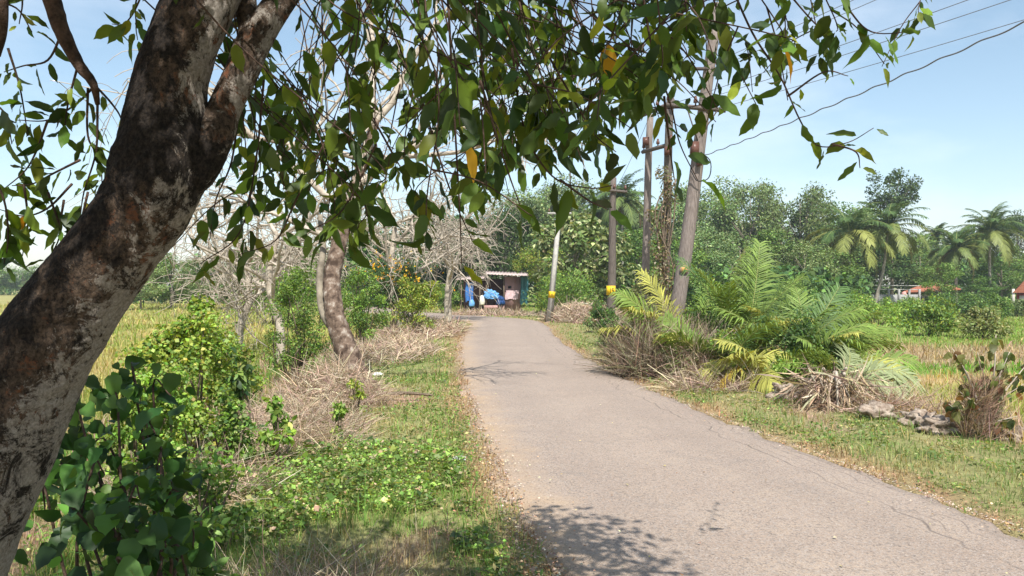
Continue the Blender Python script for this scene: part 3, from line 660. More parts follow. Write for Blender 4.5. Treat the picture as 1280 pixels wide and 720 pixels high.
# ---- coconut palms
def frond_mesh(mb, Lf, droop, nl, ll, col, tipcol=None, wd=.05, rach=.02, droopleaf=.5, origin=(0, 0, 0), rot=None, vshape=.25, colr=(.3, .33, .1), sides=4, start=.12):
    """a feather frond along +X, rising then drooping; leaflets in two rows"""
    t = np.linspace(0, 1, 14); ang0 = droop[0]; ang1 = droop[1]; th = ang0+(ang1-ang0)*t**1.2
    ds = Lf/13; px_ = np.r_[0, np.cumsum(np.cos(th[:-1])*ds)]; pz_ = np.r_[0, np.cumsum(np.sin(th[:-1])*ds)]
    spine = np.c_[px_, np.zeros(14), pz_]
    rot = np.eye(3) if rot is None else rot; og = np.asarray(origin)
    mb.tube(spine@rot.T+og, np.linspace(rach, rach*.2, 14), sides, colr)
    k = np.linspace(start, 1, nl); sp = np.stack([np.interp(k, t, spine[:, i]) for i in range(3)], -1); tt = np.interp(k, t, th)
    T = np.c_[np.cos(tt), np.zeros(nl), np.sin(tt)]; Nn = np.c_[-np.sin(tt), np.zeros(nl), np.cos(tt)]
    for s_ in (-1, 1):
        S = np.tile([0., s_, 0.], (nl, 1)); f = np.interp(k, [start, .35, .75, 1], [.6, 1, .8, .35])
        L_ = ll*f*rng.uniform(.85, 1.15, nl); sweep = np.interp(k, [0, 1], [.45, 1.3])+rng.normal(0, .16, nl)
        d0 = unit(S+T*sweep[:, None]+Nn*(vshape+rng.normal(0, .14, (nl, 1)))); p0 = sp; p1 = sp+d0*(L_*.5)[:, None]; dz = np.array([0, 0, -1.])
        # droop is in world down, so bring it back into the frond's frame
        dl = dz@rot
        p2 = p0+(d0+dl*droopleaf*rng.uniform(.6, 1.4, (nl, 1)))*L_[:, None]; p1 = p1+dl*droopleaf*.25*L_[:, None]
        wv = unit(np.cross(d0, Nn))*wd/2
        V = np.stack([p0-wv*.5, p0+wv*.5, p1+wv, p1-wv, p2], 1).reshape(-1, 3)@rot.T+og; o = np.arange(nl)[:, None]*5
        cc = np.tile(np.array(col, float), (nl, 1))
        if tipcol is not None: cc = cc+(np.array(tipcol)-cc)*(k[:, None]**2)
        cc = np.clip(cc*np.exp(rng.normal(0, .15, (nl, 1))), 0, .85)
        mb.add(V, [o+np.array([[0, 1, 2, 3]]), o+np.array([[3, 2, 4]])], np.repeat(cc, 5, axis=0))
def far_palm(px, cy_, D, rpx, label, yellow=.3, lean=(0, 0), group='coconut palms along the right tree line'):
    x, y, z = ground_at(px, D); H = (HOR-cy_)*D/F+CZ-z; R = rpx*D/F*1.28
    root = thing('coconut_palm', label, 'palm tree', (x, y, z), group)
    mb = MB(); pts = bez([(-lean[0], -lean[1], -.3), (-lean[0]*.3, -lean[1]*.3, H*.5), (0, 0, H)], 10)
    mb.tube(pts, np.linspace(.17, .1, len(pts)), 9, lump=.08); mb.build('trunk', M_palmbark, root, True)
    nf = 28
    for i in range(nf):
        f = i/nf; el = math.radians(85-115*f**.9+random.uniform(-8, 8)); az = i*2.4+random.uniform(-.2, .2)
        col = np.array((.065, .115, .03))+np.array((.15, .12, .03))*yellow*(f > .45)*random.uniform(.6, 1.6)
        if f > .9: col = np.array((.3, .22, .12))
        rot = rotm('Z', az)
        m = MB(); frond_mesh(m, R*random.uniform(.95, 1.15), (el, el-math.radians(75)-.2*random.random()), 46, R*.27, col, col*1.15, wd=.085, rach=.04, droopleaf=.38, rot=rot, vshape=.1)
        o = m.build('frond', M_frond, root); o.location = (0, 0, H)
    m = MB()
    for i in range(9):
        a = i*.7; c = np.array([math.cos(a)*.28, math.sin(a)*.28, H-.35-random.random()*.25])
        m.tube([c+(0, 0, -.14), c+(0, 0, -.08), c, c+(0, 0, .08), c+(0, 0, .14)], [.03, .1, .13, .1, .03], 7, (.2, .2, .06))
    m.build('coconut', M_frond, root, True)
far_palm(1062, 293, 72, 46, 'big coconut palm with hanging yellow fronds, leftmost on the tree line', .8)
far_palm(1110, 285, 72, 40, 'slender leaning coconut palm in front of the tall dark tree', .5, (1.3, 0))
far_palm(1195, 312, 78, 30, 'shorter coconut palm with a dark trunk right of the red-tiled roof', .3)
far_palm(1237, 291, 80, 36, 'tall coconut palm near the right edge with a thin trunk', .5)
far_palm(1172, 294, 104, 16, 'small distant palm top on the skyline', .1)
far_palm(1246, 280, 110, 20, 'small distant palm behind the tall right palm', .1)
far_palm(778, 250, 78, 34, 'coconut palm rising from the wood left of the twin poles', .2, group='coconut palms among the wood')
far_palm(752, 262, 84, 26, 'palm half hidden in the wood behind the dark crossarm pole', .2, group='coconut palms among the wood')

# ---- distant houses on the right
def box_part(name, c, size, m_, parent, rot=None):
    mb = MB(); mb.box(c, size, rot); return mb.build(name, m_, parent)
M_tile = noise_mat('red_tiles', (.24, .085, .05), (.38, .15, .095), 9); M_pinkw = flat_mat('pink_wash', (.55, .3, .27)); M_cream = flat_mat('pale_wall', (.5, .47, .42)); M_dkin = flat_mat('dark_opening', (.03, .03, .035)); M_redw = flat_mat('red_wall', (.3, .07, .06)); M_grywall = flat_mat('grey_wall', (.28, .28, .27))
def prism(mb, pts, d):
    """pts: polygon in x,z ; extruded along y by d"""
    p = np.array(pts, float); n = len(p); A = np.c_[p[:, 0], np.zeros(n), p[:, 1]]; B = A+np.array([0, d, 0])
    mb.add(np.vstack([A, B]), [np.arange(n)[None], (np.arange(n)[None, ::-1]+n)]); 
    q = np.array([(i, i+n, (i+1) % n+n, (i+1) % n) for i in range(n)]); mb.add(np.vstack([A, B]), [q])
def house_a():
    D = 76; s = D/F; x, y, z = ground_at(1160, D); r = thing('tiled_house', 'low house with orange-red tiled roof half hidden by trees', 'house', (x, y, z)); r.rotation_euler.z = -.46
    def q(px, py): return ((px-1160)*s*.9, CZ-(py-HOR)*s-z)
    m = MB(); a = q(1136, 366); b = q(1190, 392); m.box(((a[0]+b[0])/2, 3.4, b[1]/2+a[1]/2-.2), (b[0]-a[0], 5.5, a[1]-b[1]+.5)); m.build('wall', M_cream, r)
    m = MB(); e0 = q(1128, 365); e1 = q(1200, 361); t0 = q(1160, 353); t1 = q(1176, 352)
    V = [(e0[0], -.3, e0[1]), (e1[0], -.3, e1[1]), (t1[0], 3, t1[1]), (t0[0], 3, t0[1]), (e0[0], 6.5, e0[1]), (e1[0], 6.5, e1[1])]
    V = V+[(a_, b_, c_-.12) for a_, b_, c_ in V]
    m.add(V, [[(0, 1, 2, 3), (5, 4, 3, 2), (0, 6, 7, 1), (11, 10, 4, 5), (7, 6, 9, 8), (10, 11, 8, 9)], [(0, 3, 4), (1, 5, 2)]]); m.build('roof', M_tile, r)
    m = MB(); c = q(1129, 365); d_ = q(1143, 391); v = np.array([d_[0]-c[0], 0, d_[1]-c[1]]); L_ = np.linalg.norm(v)
    m.box(((c[0]+d_[0])/2, -.45, (c[1]+d_[1])/2), (.38, .15, L_), rotm('Y', math.atan2(v[0], v[2]))); m.build('slanted_brace', M_pinkw, r)
    for k, px in enumerate((1146, 1163)):
        a = q(px, 372); box_part('window', (a[0], .6, a[1]-.4), (.9, .12, 1.0), M_dkin, r)
    a = q(1180, 372); box_part('door', (a[0], .6, a[1]-.9), (.9, .12, 1.9), M_dkin, r)
house_a()
def house_b():
    D = 70; s = D/F; x, y, z = ground_at(1285, D); r = thing('pink_roofed_house', 'red-walled house with a pink porch roof at the right edge', 'house', (x, y, z)); r.rotation_euler.z = -.55
    def q(px, py): return ((px-1285)*s*.86, CZ-(py-HOR)*s-z)
    a = q(1272, 364); b = q(1330, 400)
    box_part('wall', ((a[0]+b[0])/2, 3.2, a[1]/2), (b[0]-a[0], 5, a[1]), M_redw, r)
    m = MB(); p0 = q(1262, 391); p1 = q(1330, 389); prism(m, [(p0[0], p0[1]-.1), (p1[0], p1[1]-.1), (p1[0], p1[1]+.45), (p0[0]+.5, p0[1]+.45)], 2.2); o = m.build('porch_roof', M_pinkw, r); o.location = (0, -1.4, 0)
    m = MB(); p0 = q(1266, 366); p1 = q(1335, 366); t = q(1300, 350); prism(m, [(p0[0], p0[1]), (p1[0], p1[1]), (p1[0]-1, t[1]), (p0[0]+1, t[1])], 6); o = m.build('roof', M_tile, r); o.location = (0, .2, 0)
    c = q(1267, 374); box_part('pillar', (c[0], .4, c[1]+.05), (.22, .22, 1.7), M_cream, r)
    c = q(1279, 376); box_part('window', (c[0], .66, c[1]), (.55, .1, .9), M_cream, r)
    for px in (1264, 1300): c = q(px, 396); box_part('post', (c[0]+.15, -1.2, c[1]/2+.1), (.14, .14, c[1]+.3), M_cream, r)
house_b()
def wall_a():
    D = 74; x, y, z = ground_at(1098, D); r = thing('boundary_wall', 'weathered grey wall with posts and rails below the coconut palms', 'wall', (x, y, z)); s = D/F
    for i in range(9): box_part('post', ((i-4)*.95, 0, .75), (.16, .16, 1.5), M_grywall, r)
    for zz in (1.9, 1.55):
        m = MB(); m.tube([(-5.2, .12, zz), (3.9, .12, zz-.1)], .04, 5); m.build('rail', M_conc, r)
    box_part('panel', (.6, .1, .5), (6.6, .1, 1.0), M_grywall, r)
wall_a()

# ---- shed at the bend
def shed():
    D = 60.; s = D/F; x, y, z = ground_at(618, D)
    r = thing('roadside_shed', 'open-fronted shed with pink wall and rusty tin roof at the bend', 'shed', (x, y, z))
    def q(px, py): return ((px-618)*s, CZ-(py-HOR)*s-z)
    M_pk = flat_mat('faded_pink_plaster', (.42, .25, .235), .8, .12, 2); M_tin = noise_mat('rusty_tin', (.3, .2, .17), (.55, .48, .45), 3, stretch=(4, 1, 1)); M_in = flat_mat('dark_inner_plaster', (.13, .07, .06), .9)  # back and end walls get a much darker plaster than the pink wall
    a = q(631, 346); b = q(651, 388)
    box_part('side_wall', ((a[0]+b[0])/2, .08, a[1]/2), (b[0]-a[0], .16, a[1]), M_pk, r)
    c = q(637, 359); box_part('vent_opening', (c[0], -.003, c[1]), (.24, .02, .2), M_dkin, r)
    a = q(576, 347); box_part('back_wall', ((a[0]+b[0])/2, 3.1, a[1]/2-.05), (b[0]-a[0], .14, a[1]-.1), M_in, r)
    box_part('end_wall', (b[0]-.08, 1.62, a[1]/2-.05), (.14, 2.8, a[1]-.1), M_in, r)
    m = MB()
    def sheet(px0, px1, pz0, pz1, y0, y1, zr):
        n = 40; xs = np.linspace(q(px0, 0)[0], q(px1, 0)[0], n); zc = np.linspace(q(0, pz0)[1], q(0, pz1)[1], n)+.025*np.sin(np.arange(n)*math.pi/1.5)
        V = np.vstack([np.c_[xs, np.full(n, yy), zc+dz+zz] for dz in (0, -.03) for yy, zz in ((y0, 0), (y1, zr))]); i = np.arange(n-1)
        m.add(V, [np.concatenate([np.c_[i, i+1, i+n+1, i+n], np.c_[i+2*n, i+3*n, i+3*n+1, i+2*n+1], np.c_[i, i+2*n, i+2*n+1, i+1], np.c_[i+n, i+n+1, i+3*n+1, i+3*n]]), [(0, n, 3*n, 2*n), (n-1, 3*n-1, 4*n-1, 2*n-1)]])
    sheet(606, 660, 342.5, 345, -.9, 3.3, .3); m.build('tin_roof', M_tin, r)
    m = MB(); sheet(570, 607, 349.5, 348, -.6, 3.3, .25); m.build('lean_to_roof', M_tin, r)
    for px, top in ((600, 349), (608, 344.5), (577, 350), (630, 345)):
        c = q(px, top); m = MB(); m.tube([(c[0], -.3, 0), (c[0], -.3, c[1]-.03)], .05, 6); m.build('post', M_twig, r)
    c = q(618, 381); box_part('bench', (c[0], -.35, .38), (1.5, .5, .28), M_pk, r)
    return r, q, (x, y, z)
sh, q_, (sx_, sy_, sz_) = shed()
def lump(name, label, cat, c, size, m_, sub=3, amp=.35, fr=2.2, flat=False, seed=0, group=None):
    import bmesh
    bm = bmesh.new(); bmesh.ops.create_icosphere(bm, subdivisions=sub, radius=1)
    from mathutils import noise as mn
    for v in bm.verts:
        k = 1+amp*(mn.noise(v.co*fr+Vector((seed*3.1, 0, 0))))+amp*.5*mn.noise(v.co*fr*2.7+Vector((seed, 5, 0))); v.co = v.co*k
        v.co.x *= size[0]; v.co.y *= size[1]; v.co.z *= size[2]
        if v.co.z < -size[2]*.5: v.co.z = -size[2]*.5
    me = bpy.data.meshes.new(name); bm.to_mesh(me); bm.free()
    for p_ in me.polygons: p_.use_smooth = not flat
    me.materials.append(m_); o = bpy.data.objects.new(name, me); COL.objects.link(o); o.location = tuple(c); return setp(o, label, cat, group)
M_blue = flat_mat('light_blue_tarp', (.13, .33, .62), .4); M_navy = flat_mat('navy_plastic', (.02, .06, .18), .4); M_sack = flat_mat('white_sack', (.62, .6, .52)); M_teal = flat_mat('teal_sheet', (.05, .16, .17), .5); M_blu2 = flat_mat('blue_cloth', (.05, .16, .42)); M_lil = flat_mat('pale_pink_cloth', (.62, .45, .47))
def SQ(px, py, dy): a = q_(px, py); return (sx_+a[0], sy_+dy, sz_+a[1])
lump('tarpaulin', 'crumpled light blue tarpaulin heaped on the shed bench', 'tarpaulin', SQ(614, 370, -.35), (.5, .3, .42), M_blue, 4, .5, 2.6, True, 1)
lump('plastic_bundle', 'dark navy plastic bundle beside the blue tarpaulin', 'bundle', SQ(626, 377, -.55), (.3, .3, .42), M_navy, 3, .4, 2.2, True, 2)
lump('sack', 'upright white sack at the left front post of the shed', 'sack', SQ(603, 377, -.65), (.2, .18, .48), M_sack, 3, .25, 2, False, 3)
def cloth(name, label, cat, px0, px1, py0, py1, dy, m_, wv=.06, seed=0):
    a = SQ(px0, py0, dy); b = SQ(px1, py1, dy); n, k = 14, 10; V = []
    for j in range(k+1):
        for i in range(n+1):
            u, v = i/n, j/k; V.append((a[0]+(b[0]-a[0])*(u+.05*math.sin(5*v+seed)), a[1]+wv*math.sin(u*14+seed)*(.4+v)*.6, a[2]+(b[2]-a[2])*v*(1+.06*math.sin(u*9+seed))))
    V = np.array(V); V2 = V+np.array([0, .012, 0]); m = MB(); i_ = np.array([(j*(n+1)+i, j*(n+1)+i+1, (j+1)*(n+1)+i+1, (j+1)*(n+1)+i) for j in range(k) for i in range(n)])
    m.add(V, [i_]); m.add(V2, [i_[:, ::-1]]); return setp(m.build(name, m_, None, True), label, cat)
cloth('hanging_sheet', 'teal sheet hanging at the right end of the shed', 'sheet', 650.5, 660, 345, 379, -.2, M_teal)
cloth('hanging_cloth', 'blue cloth hanging under the low left roof of the shed', 'cloth', 582, 592, 353, 377, -.2, M_blu2, .1, 2)
cloth('washing', 'pale pink washing hung on the pink shed wall', 'clothes', 632, 648, 363, 374, -.12, M_lil, .05, 1)
lump('plastic_drum', 'blue plastic container on the ground under the low roof', 'container', SQ(590, 380, -.3), (.22, .2, .35), M_blue, 3, .12, 1.5, False, 6)

# ---- electricity poles
def ring_pts(c, r, n=16): return [np.asarray(c)+np.array([r*math.cos(a), 0, r*math.sin(a)]) for a in np.linspace(0, 2*math.pi, n)]
def ins(mb, c, s=1.):
    c = np.asarray(c); mb.tube([c, c+(0, 0, .06*s), c+(0, 0, .08*s), c+(0, 0, .15*s), c+(0, 0, .17*s), c+(0, 0, .24*s)], np.array([.02, .02, .06, .055, .04, .03])*s, 8)
def bend_pole(parent, name, m_, base, top, r0, r1, n=10, sides=12, wob=.03):
    base = np.array(base); top = np.array(top); t = np.linspace(0, 1, n)[:, None]; pts = base+(top-base)*t+np.c_[np.sin(t*5)*wob, np.cos(t*4)*wob, t*0]*(t*(1-t)*4)
    mb = MB(); mb.tube(pts, np.linspace(r0, r1, n), sides); return mb.build(name, m_, parent, True)
# concrete pole
b = P(686, 405, 38.9); t_ = P(700, 258, 38.9); z0 = float(gh(b[0], b[1]))
cp = thing('electricity_pole', 'pale concrete pole with a yellow band beside the road bend', 'utility pole', (b[0], b[1], z0)); O = np.array([b[0], b[1], z0])
def loc_(p): return p-O
mb = MB(); a0 = np.array([0, 0, -.2]); a1 = loc_(t_); 
mb.tube([a0, (a0+a1)/2, a1], [.165, .135, .1], 4); mb.build('pole', M_conc, cp)
def along(z): k = (z-a0[2])/(a1[2]-a0[2]); return a0+(a1-a0)*k
zb = CZ-(369-HOR)*.0389-z0; mb = MB(); mb.tube([along(zb-.13), along(zb+.18)], [.162, .158], 4); mb.build('yellow_band', M_yel, cp)
mb = MB(); c = along(zb+.02); 
for k, (dx, dz, w_, h_) in enumerate(((-.03, 0, .018, .16), (.035, .06, .05, .018), (.035, 0, .05, .018), (.035, -.06, .05, .018), (.055, -.03, .016, .06), (.015, .03, .016, .06))): mb.box((c[0]+dx, c[1]-.19, c[2]+dz), (w_, .012, h_))
mb.build('painted_number', M_black, cp)
mb = MB(); c = along(CZ-(267-HOR)*.0389-z0); mb.box(c+(0, -.13, 0), (1.15, .09, .09)); x_ = mb.build('crossarm', M_conc, cp)
for dx in (-.5, -.2, .28, .5):
    mb = MB(); ins(mb, c+(dx, -.13, .04), .8); mb.build('insulator', M_porc, x_)
# dark pole with a yellow plate
def simple_pole(px_b, py_b, px_t, py_t, D, r0, r1, label, m_, arms, plate=None, gap=0):
    global O
    b = P(px_b, py_b, D); z0 = float(gh(b[0], b[1])); O = np.array([b[0], b[1], z0]); t = P(px_t, py_t, D)-O
    k = (-.3-(b-O)[2])/(t[2]-(b-O)[2]); base = (b-O)+(t-(b-O))*k
    r = thing('electricity_pole', label, 'utility pole', tuple(O)); bend_pole(r, 'pole', m_, base, t, r0, r1)
    for (x0, y0, x1, y1, dd0, dd1) in arms:
        A = P(x0, y0, D+dd0)-O; B = P(x1, y1, D+dd1)-O; mb = MB(); v = B-A; mb.tube([A, B], .062, 4); arm = mb.build('crossarm', M_wood_d, r)
        for f in (.05, .5, .93):
            mb = MB(); ins(mb, A+v*f+np.array([0, 0, .05]), .95); mb.build('insulator', M_porc, arm)
    return r, base, t
r, ba, tp = simple_pole(763, 400, 767, 222, 33, .2, .12, 'dark weathered pole with a square yellow number plate left of the palm thicket', M_wood_d, [(752, 237, 784, 240, -.2, -.2)])
zb = CZ-(363-HOR)*.033-O[2]; k = (zb-ba[2])/(tp[2]-ba[2]); c = ba+(tp-ba)*k; mb = MB(); mb.tube([c-(0, 0, .19), c+(0, 0, .19)], .193, 12); mb.build('yellow_plate', M_yel, r)
mb = MB()
for dx, dz, w_, h_ in ((-.05, 0, .02, .2), (.05, .08, .08, .02), (.05, 0, .08, .02), (.05, -.08, .08, .02), (.09, -.04, .018, .08), (.015, .04, .018, .08)): mb.box((c[0]+dx, c[1]-.2, c[2]+dz), (w_, .014, h_))
mb.build('painted_number', M_black, r)
# big leaning pole
r, ba, tp = simple_pole(848, 372, 898, 5, 20, .2, .13, 'big leaning wooden pole with a crossarm and faded orange disc above the palms', M_wood, [(832, 131, 907, 138, -.18, -.18)])
zb = CZ-(337-HOR)*.02-O[2]; c = ba+(tp-ba)*((zb-ba[2])/(tp[2]-ba[2])); mb = MB(); mb.tube([c+(0.01, -.19, 0), c+(.01, -.207, 0)], .105, 24); mb.build('painted_disc', M_disc, r)
mb = MB()
for dx, dz, w_, h_ in ((-.03, 0, .014, .1), (.03, .04, .045, .014), (.03, 0, .045, .014), (.03, -.04, .045, .014), (.047, -.02, .012, .04), (.012, .02, .012, .04)): mb.box((c[0]+dx, c[1]-.215, c[2]+dz), (w_, .01, h_))
mb.build('painted_number', M_yel, r)
def PL(px, py, D): return P(px, py, D)-O
mb = MB(); mb.tube([PL(858, 133, 19.8), PL(872, 176, 19.85)], .018, 5); mb.tube([PL(898, 136, 19.8), PL(874, 172, 19.85)], .018, 5); mb.build('brace', M_iron, r)
mb = MB(); cc = PL(868, 200, 19.8)
mb.tube(bez([PL(876, 190, 19.8), PL(888, 202, 19.7), PL(886, 222, 19.7), PL(872, 226, 19.7), PL(864, 214, 19.75)], 6), .014, 5); mb.build('cable_loop', M_black, r)
mb = MB(); mb.box(PL(868, 186, 19.75), (.2, .16, .34)); mb.box(PL(874, 203, 19.75), (.12, .12, .16)); mb.build('fuse_box', M_porc, r)
mb = MB(); mb.tube([PL(885, 92, 19.9), PL(886, 84, 19.9)], .03, 6); mb.box(PL(887, 86, 19.88), (.9, .07, .07)); mb.build('crossarm', M_iron, r)
bigO = O.copy()
# twin pole structure
def twin():
    D1, D2 = 27, 25.5
    b = P(812, 372, 26.3); z0 = float(gh(b[0], b[1])); O_ = np.array([b[0], b[1], z0])
    r = thing('twin_pole_structure', 'pair of weathered poles joined by two crossarms behind the leaning pole', 'utility pole', tuple(O_))
    bend_pole(r, 'pole', M_wood, P(803, 420, D1)-O_, P(813, 143, D1)-O_, .15, .11); bend_pole(r, 'pole', M_wood_d, P(828, 420, D2)-O_, P(838, 122, D2)-O_, .16, .12)
    for a, b_ in (((801, 146, 27), (842, 128, 25.3)), ((802, 191, 27), (842, 180, 25.3))):
        mb = MB(); A = P(*a)-O_+(0, -.15, 0); B = P(*b_)-O_+(0, -.15, 0); mb.tube([A, B], .07, 4); arm = mb.build('crossarm', M_wood_d, r)
        for f in (.05, .5, .9):
            mb = MB(); ins(mb, A+(B-A)*f+np.array([0, 0, .05]), 1.); mb.build('insulator', M_porc, arm)
    for px, py, D in ((806, 178, 26.9), (833, 190, 25.4)):
        mb = MB(); mb.box(P(px, py, D)-O_+(0, -.2, 0), (.2, .16, .26)); mb.build('switch_box', M_porc, r)
twin()
def vine_on_pole():
    D = 25.3; mb = MB(); st = MB(); base = P(829, 400, D); root = thing('climbing_vine', 'half-dead vine clump climbing the darker of the twin poles', 'vine', tuple(base)); C = []
    for py in range(215, 390, 9): C.append(P(829+random.uniform(-13, 9)*(1 if py < 300 else .7), py, D-.12+random.uniform(-.2, .3))-base)
    leaf_cloud(mb, np.array(C), np.full(len(C), .3), 1500, .11, [(.2, .15, .1), (.12, .14, .05), (.28, .22, .14), (.08, .1, .03)], DIA, hang=.5); mb.build('foliage', M_bush, root)
    for k in range(7):
        a = rng.normal(0, .14, 2); st.tube(bez([np.array([a[0], a[1], 0]), np.array([a[1], -.2, 1.6]), np.array([.1*k-.3, -.2, 3.2]), np.array([.1-a[0], -.1, 4.4])], 5), .022, 4)
    st.build('stem', M_twig, root)
vine_on_pole()
# wires, each running on along the road towards the next pole (outside the view)
def wire(p0, p1, sag, r, label, tw=0):
    t = np.linspace(0, 1, 60 if not tw else 420)[:, None]; pts = np.asarray(p0)*(1-t)+np.asarray(p1)*t; pts[:, 2] -= (4*sag*t*(1-t))[:, 0]
    if tw: pts = pts+np.c_[np.cos(t*260)*tw, t*0, np.sin(t*260)*tw]
    mb = MB(); mb.tube(pts, r, 5); setp(mb.build('power_line', M_wire, None, True), label, 'power line', 'overhead wires')
HD = P(885, 130, 20)
wire(P(846, 128, 19.8), (17.2, -6, 7.6), .25, .007, 'power line from the left end of the big crossarm')
wire(P(868, 128, 19.8), (17.9, -6, 7.5), .3, .007, 'power line from the middle of the big crossarm')
wire(P(903, 134, 19.8), (18.6, -6, 7.3), .35, .007, 'power line from the right end of the big crossarm')
wire(P(880, 84, 19.9), (16.4, -6, 8.8), .2, .007, 'topmost power line left of the pole head')
wire(P(898, 84, 19.9), (17.0, -6, 8.7), .2, .007, 'topmost power line right of the pole head')
wire(P(876, 196, 19.8), (9.3, -12, 6.2), .5, .011, 'low twisted service cable running off to the upper right', .012)
wire(P(699, 265, 38.8), P(766, 236, 33), .2, .008, 'power line between the concrete pole and the dark pole')
wire(P(770, 236, 33), P(812, 145, 27), .1, .008, 'power line from the dark pole to the twin poles')
wire(P(842, 128, 25.2), P(846, 127, 19.8), .05, .008, 'short power line between the twin poles and the leaning pole')

# ---- bare and half-bare trees
def branchy(root, base, dirv, length, r, levels, nchild, droop=.1, spread=.8, cols=None, thin=.006, mat_=None, name='branches', seed=1, first=None):
    rs = np.random.default_rng(seed); mb = MB(); tips = []
    def go(p, d, L_, r_, lv):
        n = 5; pts = [p]; dd = d.copy()
        for i in range(n):
            dd = dd+rs.normal(0, .16, 3)+np.array([0, 0, (-droop if lv <= 1 else .04)]); dd /= np.linalg.norm(dd); pts.append(pts[-1]+dd*L_/n)
        pts = np.array(pts); r1 = max(r_*.5, thin*.7); mb.tube(pts, np.linspace(r_, r1, n+1), 6 if r_ > .05 else (4 if r_ > .02 else 3), cap=False)
        if lv == 0: tips.append((pts[-1], dd)); return
        for k in range(nchild[lv-1]):
            f = rs.uniform(.3, 1.); j = f*n; a = int(min(j, n-1)); q = pts[a]+(pts[a+1]-pts[a])*(j-a); nd = d*.55+rs.normal(0, spread, 3); nd[2] += .12; nd /= np.linalg.norm(nd)
            go(q, nd, L_*rs.uniform(.5, .8), max(r_*rs.uniform(.4, .6), thin), lv-1)
    go(np.array(base, float), unit(np.array(dirv, float)), length, r, levels)
    return mb, tips
def second_tree():
    D = 12.5; b = P(438, 478, D); z0 = float(gh(b[0], b[1])); O_ = np.array([b[0], b[1], z0])
    r = thing('leaning_tree', 'crooked roadside tree with a grey patched trunk and bare top', 'tree', tuple(O_))
    def Q(px, py, dd=0): return P(px, py, D+dd)-O_
    mb = MB(); pts = bez([Q(462, 515), Q(444, 468), Q(430, 430), Q(418, 392), Q(415, 350, .1), Q(424, 305, .2), Q(437, 262, .3), Q(452, 205, .5), Q(470, 150, .7)], 7)
    pts[0][2] = min(pts[0][2], -.2); R = np.interp(np.linspace(0, 1, len(pts)), [0, .12, .35, .5, .75, 1], [.34, .2, .15, .13, .11, .07]); 
    w_ = .5+.5*np.sin(np.linspace(0, 9, len(pts))); mb.tube(pts, R, 20, (.02, .0, 0), lump=.22); o = mb.build('trunk', M_bark2, r, True)
    mb = MB(); p2 = bez([Q(424, 420, -.05), Q(404, 390, .1), Q(400, 345, .3), Q(404, 310, .5), Q(400, 270, .9)], 6); mb.tube(p2, np.linspace(.075, .045, len(p2)), 8, (.1, 0, 0)); mb.build('side_stem', M_bark_far, r, True)
    al = MB(); k = 0
    for (px, py, dd), dv, L_, rr in (((437, 262, .3), (-.7, .1, .5), 2.6, .07), ((445, 235, .4), (.7, .2, .5), 2.4, .07), ((470, 150, .7), (.5, .3, .8), 2.2, .07), ((470, 150, .7), (-.4, .3, .8), 2.4, .07), ((425, 300, .2), (-.9, .3, .25), 2.6, .05), ((455, 200, .5), (-.9, -.1, .3), 2.6, .05), ((455, 200, .5), (.9, .3, .4), 2.6, .05)):
        k += 1; m_, _ = branchy(r, Q(px, py, dd), dv, L_, rr, 3, (4, 4, 4), .12, .7, seed=40+k)
        al.V += m_.V; al.C += m_.C
        for f in m_.F: al.F.append(f+al.n)
        al.n += m_.n
    al.build('branches', M_bare, r)
M_bark2 = noise_mat('patched_bark', (.055, .036, .026), (.46, .41, .35), 6.5, bump=.9, ramp=(.4, .68), c3=(.19, .135, .1), detail=12)
second_tree()
def bare_tree(label, px, py_b, D, h, levels, seed, spread, limbs, trunk, rt=.16, droop=.12, mat_=None, thin=.009, nc=(4, 4, 5), L0=.42):
    x, y, z = ground_at(px, D); r = thing('bare_tree', label, 'tree', (x, y, z), 'leafless trees left of the road')
    mb = MB(); pts = bez([(0, 0, -.3)]+[tuple(q) for q in trunk], 6); mb.tube(pts, np.linspace(rt, rt*.55, len(pts)), 9, lump=.1); mb.build('trunk', M_bare, r, True)
    top = pts[-1]; al = MB()
    for i in range(limbs):
        a = i*2*math.pi/limbs+seed; el = .35+.5*((i*7) % 5)/5; st = pts[-1-(i % 4)*3]; m_, _ = branchy(r, st, (math.cos(a), math.sin(a), el), h*L0, rt*.45, levels, nc, droop, spread, seed=seed*100+i, thin=thin)
        al.V += m_.V; al.C += m_.C
        for f in m_.F: al.F.append(f+al.n)
        al.n += m_.n
    al.build('branches', mat_ or M_bare, r); return r
bare_tree('leafless pale grey tree with arching twigs left of the shed', 560, 398, 40, 6.5, 3, 3, .75, 9, [(0, 0, 1.4), (.12, 0, 2.8), (-.1, .1, 4.0)], .2, .16, thin=.012)
bare_tree('leafless tangled tree half way along the left bank behind the crooked trunk', 500, 395, 30, 6, 3, 5, .8, 8, [(0, 0, 1.2), (-.3, 0, 2.6), (-.2, .1, 4.0)], .16, .14, thin=.01)
bare_tree('wide leafless tree behind the big leaning trunk at the left', 300, 390, 26, 5.5, 3, 9, .8, 9, [(0, 0, .8), (.3, 0, 1.7), (.2, .1, 2.8)], .15, .14, thin=.01)
bare_tree('leafless pale tree nearest the fork of the big trunk', 350, 400, 21, 5.2, 3, 12, .8, 8, [(0, 0, 1.0), (-.3, 0, 2.2), (-.1, .1, 3.4)], .13, .12, thin=.008)

